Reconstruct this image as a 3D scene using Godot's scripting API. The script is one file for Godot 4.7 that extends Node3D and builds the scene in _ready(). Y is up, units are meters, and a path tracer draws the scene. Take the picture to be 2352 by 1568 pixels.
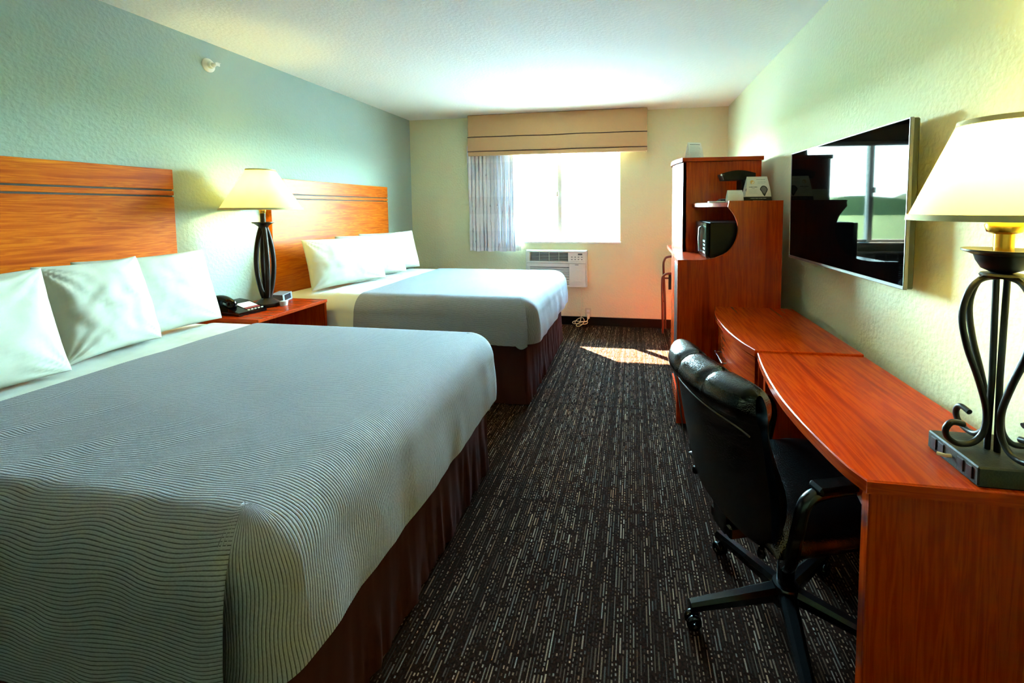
extends Node3D
# Hotel room: x runs from the left wall (0) to the right wall, y is up, z runs from the window wall (0) towards the camera.

const ROOM_W := 3.69
const ROOM_H := 2.44
const ROOM_D := 6.9

const FURN := Color(0.84, 0.58, 0.34)  # one laminate for desk, dresser, cabinet and nightstand; only the grain's direction differs

var M := {}
var names := {}
var rng := RandomNumberGenerator.new()


# ------------------------------------------------------------------ geometry helper
class Geo:
	var v := PackedVector3Array()
	var n := PackedVector3Array()
	var uv := PackedVector2Array()
	var ix := PackedInt32Array()

	func vert(p: Vector3, nn: Vector3, t: Vector2) -> int:
		v.append(p); n.append(nn); uv.append(t)
		return v.size() - 1

	func tri_i(a: int, b: int, c: int) -> void:
		var g := (v[a] - v[c]).cross(v[a] - v[b])
		if g.dot(n[a] + n[b] + n[c]) < 0.0:
			ix.append_array([a, c, b])
		else:
			ix.append_array([a, b, c])

	func quad(a: Vector3, b: Vector3, c: Vector3, d: Vector3, nn: Vector3) -> void:
		var w := (b - a).length()
		var h := (d - a).length()
		var i := vert(a, nn, Vector2(0, 0))
		vert(b, nn, Vector2(w, 0)); vert(c, nn, Vector2(w, h)); vert(d, nn, Vector2(0, h))
		tri_i(i, i + 1, i + 2); tri_i(i, i + 2, i + 3)

	func tri(a: Vector3, b: Vector3, c: Vector3, nn: Vector3) -> void:
		var i := vert(a, nn, Vector2(a.x, a.z))
		vert(b, nn, Vector2(b.x, b.z)); vert(c, nn, Vector2(c.x, c.z))
		tri_i(i, i + 1, i + 2)

	# chamfered box
	func box(c: Vector3, s: Vector3, bev := 0.0) -> Geo:
		var h := s * 0.5
		if bev <= 0.0:
			for ax in 3:
				for sg in [-1.0, 1.0]:
					var nn := Vector3(); nn[ax] = sg
					var a := Vector3(); a[(ax + 1) % 3] = h[(ax + 1) % 3]
					var b := Vector3(); b[(ax + 2) % 3] = h[(ax + 2) % 3]
					var o: Vector3 = c + nn * h[ax]
					quad(o - a - b, o + a - b, o + a + b, o - a + b, nn)
			return self
		bev = minf(bev, minf(h.x, minf(h.y, h.z)) * 0.95)
		for ax in 3:
			var p := (ax + 1) % 3
			var q := (ax + 2) % 3
			for sg in [-1.0, 1.0]:
				var nn := Vector3(); nn[ax] = sg
				var a := Vector3(); a[p] = h[p] - bev
				var b := Vector3(); b[q] = h[q] - bev
				var o: Vector3 = c + nn * h[ax]
				quad(o - a - b, o + a - b, o + a + b, o - a + b, nn)
			# edges along ax
			for sp in [-1.0, 1.0]:
				for sq in [-1.0, 1.0]:
					var e := Vector3(); e[ax] = h[ax] - bev
					var k1 := Vector3(); k1[p] = sp * h[p]; k1[q] = sq * (h[q] - bev)
					var k2 := Vector3(); k2[p] = sp * (h[p] - bev); k2[q] = sq * h[q]
					var nn := Vector3(); nn[p] = sp; nn[q] = sq
					quad(c - e + k1, c + e + k1, c + e + k2, c - e + k2, nn.normalized())
		for sx in [-1.0, 1.0]:
			for sy in [-1.0, 1.0]:
				for sz in [-1.0, 1.0]:
					var g := Vector3(sx, sy, sz)
					tri(c + g * Vector3(h.x, h.y - bev, h.z - bev), c + g * Vector3(h.x - bev, h.y, h.z - bev), c + g * Vector3(h.x - bev, h.y - bev, h.z), g.normalized())
		return self

	# box between two corners
	func bx(a: Vector3, b: Vector3, bev := 0.0) -> Geo:
		return box((a + b) * 0.5, (b - a).abs(), bev)

	# polygon in a plane, extruded along axis (0: pts are (z,y); 1: pts are (x,z); 2: pts are (x,y))
	func prism(pts: PackedVector2Array, axis: int, lo: float, hi: float, smooth_deg := 30.0) -> Geo:
		var P := func(q: Vector2, t: float) -> Vector3:
			return Vector3(t, q.y, q.x) if axis == 0 else Vector3(q.x, t, q.y) if axis == 1 else Vector3(q.x, q.y, t)
		var m := pts.size()
		var area := 0.0
		for i in m:
			var a := pts[i]
			var b := pts[(i + 1) % m]
			area += a.x * b.y - b.x * a.y
		var sgn := 1.0 if area > 0 else -1.0
		var en := PackedVector2Array()
		for i in m:
			var d := (pts[(i + 1) % m] - pts[i]).normalized()
			en.append(Vector2(d.y, -d.x) * sgn)
		var lim := cos(deg_to_rad(smooth_deg))
		var run := 0.0
		for i in m:
			var j := (i + 1) % m
			var n0 := en[i]
			var n1 := en[i]
			var pv := en[(i - 1 + m) % m]
			var nx := en[j]
			if pv.dot(en[i]) > lim: n0 = (pv + en[i]).normalized()
			if nx.dot(en[i]) > lim: n1 = (nx + en[i]).normalized()
			var l := pts[i].distance_to(pts[j])
			var N0: Vector3 = P.call(n0, 0.0)
			var N1: Vector3 = P.call(n1, 0.0)
			var s := vert(P.call(pts[i], lo), N0, Vector2(run, lo))
			vert(P.call(pts[j], lo), N1, Vector2(run + l, lo))
			vert(P.call(pts[j], hi), N1, Vector2(run + l, hi))
			vert(P.call(pts[i], hi), N0, Vector2(run, hi))
			tri_i(s, s + 1, s + 2); tri_i(s, s + 2, s + 3)
			run += l
		var t := Geometry2D.triangulate_polygon(pts)
		for e in [[lo, -1.0], [hi, 1.0]]:
			var nn: Vector3 = P.call(Vector2.ZERO, 1.0) * float(e[1])
			var s := v.size()
			for q in pts: vert(P.call(q, e[0]), nn, q)
			for k in range(0, t.size(), 3): tri_i(s + t[k], s + t[k + 1], s + t[k + 2])
		return self

	# profile of (radius, height) turned round the vertical through c
	func lathe(prof: PackedVector2Array, c: Vector3, seg := 32, smooth_deg := 40.0) -> Geo:
		var m := prof.size()
		var lim := cos(deg_to_rad(smooth_deg))
		var en := []
		for i in m - 1:
			var d := (prof[i + 1] - prof[i]).normalized()
			en.append(Vector2(d.y, -d.x))
		for i in m - 1:
			var n0: Vector2 = en[i]
			var n1: Vector2 = en[i]
			if i > 0 and en[i - 1].dot(en[i]) > lim: n0 = (en[i - 1] + en[i]).normalized()
			if i < m - 2 and en[i + 1].dot(en[i]) > lim: n1 = (en[i + 1] + en[i]).normalized()
			var s := v.size()
			for k in seg + 1:
				var a := TAU * k / seg
				var dir := Vector3(cos(a), 0, sin(a))
				vert(c + dir * prof[i].x + Vector3(0, prof[i].y, 0), dir * n0.x + Vector3(0, n0.y, 0), Vector2(a * 0.1, prof[i].y))
				vert(c + dir * prof[i + 1].x + Vector3(0, prof[i + 1].y, 0), dir * n1.x + Vector3(0, n1.y, 0), Vector2(a * 0.1, prof[i + 1].y))
			for k in seg:
				var a := s + k * 2
				if prof[i].x > 1e-5: tri_i(a, a + 2, a + 1)
				if prof[i + 1].x > 1e-5: tri_i(a + 2, a + 3, a + 1)
		return self

	func tube(pts: PackedVector3Array, r: float, seg := 10, r_end := -1.0, closed := false) -> Geo:
		if r_end < 0: r_end = r
		var m := pts.size()
		var up := Vector3.UP
		var fr := []
		for i in m:
			var t: Vector3
			if closed: t = pts[(i + 1) % m] - pts[(i - 1 + m) % m]
			else: t = pts[mini(i + 1, m - 1)] - pts[maxi(i - 1, 0)]
			t = t.normalized()
			if i == 0:
				up = Vector3.UP if absf(t.y) < 0.9 else Vector3.RIGHT
			var b := t.cross(up).normalized()
			up = b.cross(t).normalized()
			fr.append([t, b, up])
		var s := v.size()
		var rows := m + (1 if closed else 0)
		for i in rows:
			var q := i % m
			var rr := lerpf(r, r_end, float(i) / (rows - 1))
			for k in seg + 1:
				var a := TAU * k / seg
				var d: Vector3 = fr[q][1] * cos(a) + fr[q][2] * sin(a)
				vert(pts[q] + d * rr, d, Vector2(float(k) / seg, i * 0.05))
		for i in rows - 1:
			for k in seg:
				var a := s + i * (seg + 1) + k
				tri_i(a, a + 1, a + seg + 2); tri_i(a, a + seg + 2, a + seg + 1)
		if not closed:
			for e in [0, m - 1]:
				var nn: Vector3 = fr[e][0] * (-1.0 if e == 0 else 1.0)
				var c := vert(pts[e], nn, Vector2.ZERO)
				for k in seg + 1:
					var a := TAU * k / seg
					var d: Vector3 = fr[e][1] * cos(a) + fr[e][2] * sin(a)
					vert(pts[e] + d * (r if e == 0 else r_end), nn, Vector2.ZERO)
				for k in seg: tri_i(c, c + 1 + k, c + 2 + k)
		return self

	# smooth sheet from a grid of points; rows of equal length
	func sheet(rows: Array, uvs: Array, flip := false) -> Geo:
		var a := rows.size()
		var b: int = rows[0].size()
		var s := v.size()
		for i in a:
			for j in b:
				var du: Vector3 = rows[mini(i + 1, a - 1)][j] - rows[maxi(i - 1, 0)][j]
				var dv: Vector3 = rows[i][mini(j + 1, b - 1)] - rows[i][maxi(j - 1, 0)]
				var nn := du.cross(dv).normalized()
				vert(rows[i][j], -nn if flip else nn, uvs[i][j])
		for i in a - 1:
			for j in b - 1:
				var p := s + i * b + j
				tri_i(p, p + b, p + b + 1); tri_i(p, p + b + 1, p + 1)
		return self

	func mesh() -> ArrayMesh:
		var arr := []
		arr.resize(Mesh.ARRAY_MAX)
		arr[Mesh.ARRAY_VERTEX] = v; arr[Mesh.ARRAY_NORMAL] = n; arr[Mesh.ARRAY_TEX_UV] = uv; arr[Mesh.ARRAY_INDEX] = ix
		var m := ArrayMesh.new()
		m.add_surface_from_arrays(Mesh.PRIMITIVE_TRIANGLES, arr)
		return m


func numbered(called: String) -> String:
	var k: int = names.get(called, 0)
	names[called] = k + 1
	return called if k == 0 else "%s_%03d" % [called, k]


func tag(o: Node3D, label: String, category: String, group := "", kind := "") -> Node3D:
	o.set_meta("label", label); o.set_meta("category", category)
	if group: o.set_meta("group", group)
	if kind: o.set_meta("kind", kind)
	return o


func thing(called: String, label: String, category: String, at := Vector3.ZERO, turn := 0.0, group := "", kind := "") -> Node3D:
	var o := Node3D.new()
	o.name = numbered(called)
	add_child(o)
	o.position = at
	o.rotation.y = turn
	return tag(o, label, category, group, kind)


func part(called: String, g: Geo, m: Material, parent: Node3D, label := "") -> MeshInstance3D:
	var o := MeshInstance3D.new()
	o.name = called if parent != self else numbered(called)
	o.mesh = g.mesh()
	o.material_override = m
	o.cast_shadow = GeometryInstance3D.SHADOW_CASTING_SETTING_DOUBLE_SIDED
	parent.add_child(o, true)
	if label: o.set_meta("label", label)
	return o


func single(called: String, g: Geo, m: Material, label: String, category: String, group := "", kind := "") -> MeshInstance3D:
	var o := part(called, g, m, self)
	tag(o, label, category, group, kind)
	return o


func G() -> Geo: return Geo.new()
func V(x: float, y: float, z: float) -> Vector3: return Vector3(x, y, z)


func smooth_path(pts: Array, per := 6) -> PackedVector3Array:
	var out := PackedVector3Array()
	var m := pts.size()
	for i in m - 1:
		var p0: Vector3 = pts[maxi(i - 1, 0)]
		var p1: Vector3 = pts[i]
		var p2: Vector3 = pts[i + 1]
		var p3: Vector3 = pts[mini(i + 2, m - 1)]
		for k in per: out.append(p1.cubic_interpolate(p2, p0, p3, float(k) / per))
	out.append(pts[m - 1])
	return out


func smooth2(pts: Array, per := 6) -> PackedVector2Array:
	var out := PackedVector2Array()
	var m := pts.size()
	for i in m - 1:
		var p0: Vector2 = pts[maxi(i - 1, 0)]
		var p1: Vector2 = pts[i]
		var p2: Vector2 = pts[i + 1]
		var p3: Vector2 = pts[mini(i + 2, m - 1)]
		for k in per: out.append(p1.cubic_interpolate(p2, p0, p3, float(k) / per))
	out.append(pts[m - 1])
	return out


# ------------------------------------------------------------------ materials
func mat(c: Color, rough := 0.6, metal := 0.0, spec := 0.5) -> StandardMaterial3D:
	var m := StandardMaterial3D.new()
	m.albedo_color = c; m.roughness = rough; m.metallic = metal; m.metallic_specular = spec
	m.cull_mode = BaseMaterial3D.CULL_DISABLED
	return m


func noise_tex(freq: float, octaves: int, ramp: Gradient, sd := 1, size := 512, warp := 0.0) -> NoiseTexture2D:
	var f := FastNoiseLite.new()
	f.noise_type = FastNoiseLite.TYPE_SIMPLEX_SMOOTH
	f.seed = sd; f.frequency = freq; f.fractal_octaves = octaves
	if warp > 0.0:
		f.domain_warp_enabled = true
		f.domain_warp_amplitude = warp
		f.domain_warp_frequency = freq
	var t := NoiseTexture2D.new()
	t.noise = f; t.width = size; t.height = size; t.seamless = true; t.normalize = true
	if ramp: t.color_ramp = ramp
	return t


func ramp(stops: Array) -> Gradient:
	var g := Gradient.new()
	var o := PackedFloat32Array()
	var c := PackedColorArray()
	for s in stops:
		o.append(s[0]); c.append(s[1])
	g.offsets = o; g.colors = c
	return g


func tri_map(m: StandardMaterial3D, scale: Vector3, world := true) -> StandardMaterial3D:
	m.uv1_triplanar = true
	m.uv1_world_triplanar = world
	m.uv1_scale = scale
	m.uv1_triplanar_sharpness = 8.0
	return m


func relief(m: StandardMaterial3D, t: Texture2D, cm: float) -> StandardMaterial3D:
	m.heightmap_enabled = true
	m.heightmap_texture = t
	m.heightmap_scale = cm
	return m


func carpet_tex() -> ImageTexture:
	var s := 1024
	var im := Image.create(s, s, false, Image.FORMAT_RGB8)
	var f := FastNoiseLite.new()
	f.seed = 5; f.frequency = 0.09; f.fractal_octaves = 2
	for y in s:
		for x in s:
			var k := f.get_noise_2d(x, y)
			var b := 0.085 + 0.03 * k
			im.set_pixel(x, y, Color(b * 1.6, b * 0.92, b * 0.66))
	var r := RandomNumberGenerator.new()
	r.seed = 11
	var cols := 96
	for c in cols:
		var x0 := int(c * s / float(cols))
		var lit := r.randf_range(0.55, 1.0)
		if r.randf() < 0.2: lit *= 0.5
		var y := r.randi_range(0, 30)
		while y < s:
			var ln := r.randi_range(5, 12)
			if r.randf() < 0.2: ln = r.randi_range(24, 90)
			var gap := r.randi_range(5, 12)
			if r.randf() < 0.08: gap = r.randi_range(20, 60)
			var t := lit * r.randf_range(0.5, 1.0)
			var w := r.randi_range(3, 5)
			var warm := r.randf_range(0.92, 1.08)
			for yy in range(y, mini(y + ln, s)):
				for xx in range(x0 + 2, x0 + 2 + w):
					var e := 0.72 + 0.28 * f.get_noise_2d(xx * 4.0, yy * 3.0)
					im.set_pixel(xx % s, yy, Color(0.88 * warm, 0.73, 0.62 / warm) * (t * e))
			y += ln + gap
	return ImageTexture.create_from_image(im)


# wavy stitched lines of the bedspreads: [colour, height]
func quilt_tex() -> Array:
	var s := 1536
	var im := Image.create(s, s, false, Image.FORMAT_RGB8)
	var hm := Image.create(s, s, false, Image.FORMAT_L8)
	var f := FastNoiseLite.new()
	f.seed = 21; f.frequency = 0.02; f.fractal_octaves = 3
	var N := 112.0
	for y in s:
		var v := y / float(s)
		for x in s:
			var u := x / float(s)
			var off := 0.6 * sin(TAU * (2.0 * u + 0.35 * sin(TAU * v))) + 0.45 * sin(TAU * (3.0 * u - 2.0 * v)) + 0.3 * sin(TAU * (5.0 * u + 3.0 * v) + 1.3)
			var p := fposmod(v * N + off, 1.0)
			var d := absf(p - 0.5) * 2.0
			var seam := smoothstep(0.66, 0.95, d)
			var wob := 0.5 + 0.5 * f.get_noise_2d(x * 0.6, y * 4.0)
			var g := f.get_noise_2d(x * 3.0 + 500.0, y * 9.0)
			var b := 0.60 + 0.05 * g - seam * (0.20 + 0.26 * wob)
			im.set_pixel(x, y, Color(b * 0.985, b * 0.99, b * 1.02))
			var h := sqrt(maxf(0.0, 1.0 - d * d)) * 0.8 + 0.12 * g
			hm.set_pixel(x, y, Color(h, h, h))
	return [ImageTexture.create_from_image(im), ImageTexture.create_from_image(hm)]


# printed sheets for the cards: rows of fine print, a banner and a balloon
func print_tex(kind: int) -> ImageTexture:
	var w := 256
	var im := Image.create(w, w, false, Image.FORMAT_RGB8)
	im.fill(Color(0.93, 0.94, 0.9))
	var r := RandomNumberGenerator.new()
	r.seed = 40 + kind
	var line := func(x0: int, y0: int, x1: int, c: Color, th: int) -> void:
		var x := x0
		while x < x1:
			var l := r.randi_range(4, 14)
			im.fill_rect(Rect2i(x, y0, mini(l, x1 - x), th), c)
			x += l + 4
	if kind == 0:
		# lean-to card with banner and hot air balloon
		line.call(120, 22, 225, Color(0.45, 0.55, 0.5), 4)
		line.call(130, 48, 225, Color(0.6, 0.66, 0.62), 4)
		line.call(130, 64, 210, Color(0.65, 0.7, 0.66), 3)
		line.call(30, 98, 120, Color(0.3, 0.36, 0.36), 7)
		line.call(60, 114, 90, Color(0.5, 0.55, 0.55), 4)
		for k in 4: line.call(30, 128 + k * 12, 120, Color(0.74, 0.78, 0.74), 3)
		for y in range(24, 74):
			for x in range(40, 92):
				var q := Vector2((x - 66) / 24.0, (y - 50) / 20.0)
				var l := q.length()
				if l < 1.0 and (l > 0.72 or q.x + q.y < 0.2): im.set_pixel(x, y, Color(0.92, 0.8, 0.5))
		im.fill_rect(Rect2i(0, 200, 256, 56), Color(0.04, 0.1, 0.12))
		line.call(50, 214, 205, Color(0.75, 0.8, 0.8), 6)
		line.call(80, 236, 180, Color(0.75, 0.7, 0.6), 6)
		for y in range(84, 198):
			for x in range(135, 245):
				var q := Vector2((x - 190) / 40.0, (y - 128) / 40.0)
				var half := 1.0 if y < 128 else 1.0 - (y - 128) / 72.0
				var inside := q.length() < 1.0 if y < 128 else absf(q.x) < half * 1.0 and y < 194
				var edge := q.length() > 0.78 if y < 128 else absf(q.x) > half - 0.24
				if inside:
					var speck := 0.42 + 0.3 * sin(x * 0.55 + y * 0.35) * sin(y * 0.5 - x * 0.2)
					im.set_pixel(x, y, Color(0.1, 0.13, 0.13) if edge or y > 168 else Color(speck, speck, speck * 1.02))
	elif kind == 1:
		for k in 7: line.call(34, 40 + k * 24, 222 - r.randi_range(0, 60), Color(0.7, 0.76, 0.66), 4)
		line.call(90, 222, 150, Color(0.9, 0.72, 0.4), 7)
	else:
		line.call(30, 22, 230, Color(0.3, 0.34, 0.34), 9)
		for k in 12: line.call(30, 52 + k * 15, 225 - r.randi_range(0, 50), Color(0.68, 0.74, 0.74), 4)
	return ImageTexture.create_from_image(im)


func make_materials() -> void:
	var peel := noise_tex(0.045, 3, null, 3, 512)
	var fine := noise_tex(0.09, 2, null, 8, 512)
	M.wall_cream = relief(tri_map(mat(Color(0.87, 0.87, 0.72), 0.65, 0, 0.25), Vector3.ONE * 1.6), peel, 0.2)
	M.wall_teal = relief(tri_map(mat(Color(0.60, 0.67, 0.63), 0.65, 0, 0.25), Vector3.ONE * 1.6), peel, 0.2)
	M.ceiling = relief(tri_map(mat(Color(0.95, 0.96, 0.93), 0.8), Vector3.ONE * 1.4), peel, 0.16)
	var ct := carpet_tex()
	M.carpet = relief(mat(Color(0.9, 0.9, 0.9), 1.0, 0, 0.05), ct, 0.1)
	M.carpet.albedo_texture = ct
	M.baseboard = mat(Color(0.035, 0.028, 0.026), 0.5, 0, 0.3)
	var wr := ramp([[0.0, Color(0.54, 0.19, 0.01)], [0.28, Color(0.68, 0.29, 0.02)], [0.42, Color(0.77, 0.38, 0.04)], [0.5, Color(0.66, 0.27, 0.015)], [0.6, Color(0.78, 0.40, 0.05)], [0.72, Color(0.66, 0.27, 0.02)], [1.0, Color(0.86, 0.50, 0.09)]])
	var wood := noise_tex(0.011, 4, wr, 14, 1024, 30.0)
	# grain along z (headboards, tops), along y (upright panels)
	M.wood_head = tri_map(mat(Color(0.98, 1.0, 0.8), 0.34, 0, 0.24), Vector3(1.5, 1.5, 0.1)); M.wood_head.albedo_texture = wood
	M.wood_top = tri_map(mat(FURN, 0.26, 0, 0.34), Vector3(1.4, 1.4, 0.07)); M.wood_top.albedo_texture = wood
	M.wood_up = tri_map(mat(FURN, 0.26, 0, 0.34), Vector3(1.4, 0.07, 1.4)); M.wood_up.albedo_texture = wood
	M.wood_x = tri_map(mat(FURN, 0.26, 0, 0.34), Vector3(0.07, 1.4, 1.4)); M.wood_x.albedo_texture = wood
	M.groove = mat(Color(0.07, 0.03, 0.02), 0.6)
	var q := quilt_tex()
	M.spread = mat(Color(1, 1, 1), 0.85, 0, 0.3)
	M.spread.albedo_texture = q[0]
	relief(M.spread, q[1], 0.12)
	M.spread.uv1_scale = Vector3(1 / 0.8, 1 / 0.8, 1)
	M.sheet = relief(tri_map(mat(Color(0.82, 0.83, 0.78), 0.85, 0, 0.3), Vector3.ONE * 1.1), noise_tex(0.006, 3, null, 31, 512), 0.9)
	M.linen = relief(tri_map(mat(Color(0.735, 0.745, 0.685), 0.85, 0, 0.3), Vector3.ONE * 1.3, false), noise_tex(0.005, 3, null, 33, 512), 0.8)
	M.skirt = mat(Color(0.20, 0.085, 0.068), 0.95, 0, 0.2)
	M.black = mat(Color(0.010, 0.010, 0.012), 0.4, 0, 0.25)
	M.black_gloss = mat(Color(0.006, 0.006, 0.008), 0.1, 0, 0.35)
	M.leather = relief(tri_map(mat(Color(0.006, 0.006, 0.008), 0.22, 0, 0.42), Vector3.ONE * 4.0, false), fine, 0.06)
	M.chair_plastic = mat(Color(0.006, 0.006, 0.008), 0.25, 0, 0.4)
	M.piping = mat(Color(0.30, 0.26, 0.22), 0.5)
	M.bronze = mat(Color(0.13, 0.10, 0.08), 0.38, 0.7)
	M.iron = mat(Color(0.035, 0.033, 0.03), 0.38, 0.3)
	M.iron_base = relief(tri_map(mat(Color(0.11, 0.125, 0.10), 0.45, 0.2), Vector3.ONE * 3.0), fine, 0.04)
	M.brass = mat(Color(0.80, 0.62, 0.25), 0.25, 1.0)
	M.shade = mat(Color(0.93, 0.90, 0.74), 0.8)
	M.shade.backlight_enabled = true
	M.shade.backlight = Color(0.95, 0.90, 0.68)
	M.shade_trim = mat(Color(0.88, 0.83, 0.62), 0.8)
	M.bulb = mat(Color(1, 0.97, 0.85), 0.4)
	M.bulb.emission_enabled = true; M.bulb.emission = Color(1.0, 0.93, 0.62); M.bulb.emission_energy_multiplier = 6.0
	M.white_plastic = mat(Color(0.86, 0.87, 0.83), 0.4)
	M.cream_plastic = mat(Color(0.80, 0.79, 0.66), 0.45)
	M.vent_plastic = mat(Color(0.30, 0.31, 0.31), 0.6)
	M.button = mat(Color(0.25, 0.28, 0.28), 0.5)
	M.vinyl = mat(Color(0.88, 0.90, 0.88), 0.4)
	M.glass = mat(Color(1, 1, 1, 0.04), 0.0)
	M.glass.transparency = BaseMaterial3D.TRANSPARENCY_ALPHA
	M.silver = mat(Color(0.62, 0.63, 0.63), 0.3, 0.9)
	M.bezel = mat(Color(0.33, 0.35, 0.32), 0.35, 0.7)
	M.screen = mat(Color(0.006, 0.006, 0.008), 0.03, 0, 0.10)
	M.valance = relief(tri_map(mat(Color(0.68, 0.52, 0.35), 0.9), Vector3(3, 3, 3)), fine, 0.05)
	M.valance_cord = mat(Color(0.22, 0.12, 0.09), 0.9)
	M.curtain = mat(Color(0.95, 0.95, 0.97), 0.9)
	M.curtain.backlight_enabled = true
	M.curtain.backlight = Color(0.25, 0.25, 0.26)
	M.curtain.albedo_texture = curtain_tex()
	M.lining = mat(Color(0.93, 0.95, 0.95), 0.9)
	M.lining.backlight_enabled = true
	M.lining.backlight = Color(0.5, 0.52, 0.52)
	M.rack = mat(Color(0.33, 0.14, 0.075), 0.4, 0.2)
	M.strap = mat(Color(0.02, 0.02, 0.02), 0.9)
	M.cord = mat(Color(0.86, 0.82, 0.66), 0.5)
	M.card0 = mat(Color.WHITE, 0.55); M.card0.albedo_texture = print_tex(0)
	M.card1 = mat(Color.WHITE, 0.55); M.card1.albedo_texture = print_tex(1)
	M.card2 = mat(Color.WHITE, 0.55); M.card2.albedo_texture = print_tex(2)
	M.paper = mat(Color(0.92, 0.93, 0.88), 0.6)
	M.red_print = mat(Color(0.5, 0.07, 0.1), 0.5)
	M.clock_body = mat(Color(0.45, 0.48, 0.5), 0.4)
	M.clock_face = mat(Color(0.03, 0.06, 0.14), 0.1)
	M.clear_wrap = mat(Color(0.8, 0.85, 0.85), 0.15)
	M.chrome = mat(Color(0.75, 0.75, 0.76), 0.15, 1.0)
	M.outlet_blue = mat(Color(0.06, 0.075, 0.10), 0.3)
	# outside
	var gr := ramp([[0.0, Color(0.23, 0.32, 0.10)], [0.5, Color(0.33, 0.44, 0.15)], [1.0, Color(0.42, 0.50, 0.22)]])
	M.grass = tri_map(mat(Color.WHITE, 0.95), Vector3.ONE * 0.2); M.grass.albedo_texture = noise_tex(0.03, 4, gr, 51, 512)
	M.concrete = mat(Color(0.62, 0.61, 0.57), 0.9)
	M.asphalt = mat(Color(0.36, 0.37, 0.39), 0.9)
	M.hill = mat(Color(0.30, 0.36, 0.20), 1.0)
	M.leaf = mat(Color(0.13, 0.22, 0.09), 0.9)
	M.trunk = mat(Color(0.2, 0.15, 0.11), 0.9)
	M.stucco = mat(Color(0.74, 0.70, 0.62), 0.9)
	M.house_roof = mat(Color(0.36, 0.26, 0.22), 0.9)
	M.soffit = mat(Color(0.78, 0.77, 0.72), 0.8)


func curtain_tex() -> ImageTexture:
	# woven bands, lighter and greyer in turn, as the cloth is dyed
	var im := Image.create(64, 512, false, Image.FORMAT_RGB8)
	for y in 512:
		var t := y / 512.0 * 6.2
		var b := 0.94 if int(floor(t)) % 2 == 1 else 0.98
		for x in 64:
			var k := b + 0.02 * sin(x * 1.9) * sin(y * 0.9)
			im.set_pixel(x, y, Color(k, k, minf(k * 1.02, 1.0)))
	return ImageTexture.create_from_image(im)


# ------------------------------------------------------------------ scene
func _ready() -> void:
	rng.seed = 7
	set_view()
	make_materials()
	build_room()
	build_outside()
	build_window()
	build_beds()
	build_nightstand()
	build_desk()
	build_cabinet()
	build_chair()
	build_desk_lamp()
	build_tv()
	build_small()


func set_view() -> void:
	var cam := Camera3D.new()
	cam.name = "camera"
	cam.projection = Camera3D.PROJECTION_FRUSTUM
	cam.near = 0.05
	cam.far = 600.0
	var f := 996.1
	cam.size = 2.0 * 0.05 * 784.0 / f
	cam.frustum_offset = Vector2((1176.0 - 1280.4) / f, -(784.0 - 540.5) / f) * 0.05
	cam.position = Vector3(2.6848, 1.3678, 4.9694)
	cam.rotation = Vector3(-0.0636, 0.1727, -0.0076)
	add_child(cam)
	cam.current = true

	var env := Environment.new()
	env.background_mode = Environment.BG_SKY
	var sky := Sky.new()
	var sm := ProceduralSkyMaterial.new()
	sm.sky_top_color = Color(0.42, 0.70, 0.86)
	sm.sky_horizon_color = Color(0.79, 0.95, 0.92)
	sm.sky_curve = 0.25
	sm.ground_horizon_color = Color(0.62, 0.68, 0.62)
	sm.ground_bottom_color = Color(0.4, 0.42, 0.36)
	sm.sun_angle_max = 1.0
	sky.sky_material = sm
	env.sky = sky
	env.background_energy_multiplier = 170.0
	env.tonemap_mode = Environment.TONE_MAPPER_LINEAR
	env.tonemap_exposure = 1.95
	env.sdfgi_enabled = true
	env.ssao_enabled = true
	env.ssil_enabled = true
	var we := WorldEnvironment.new()
	we.name = "environment"
	we.environment = env
	add_child(we)

	var sun := DirectionalLight3D.new()
	sun.name = "sun"
	sun.light_color = Color(1.0, 0.94, 0.80)
	sun.light_energy = 115.0
	sun.light_angular_distance = 0.53
	sun.shadow_enabled = true
	add_child(sun)
	sun.look_at_from_position(Vector3.ZERO, Vector3(1.04, -1.24, 1.0))


const WX0 := 1.15
const WX1 := 2.545
const WY0 := 0.972
const WY1 := 2.12


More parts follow.
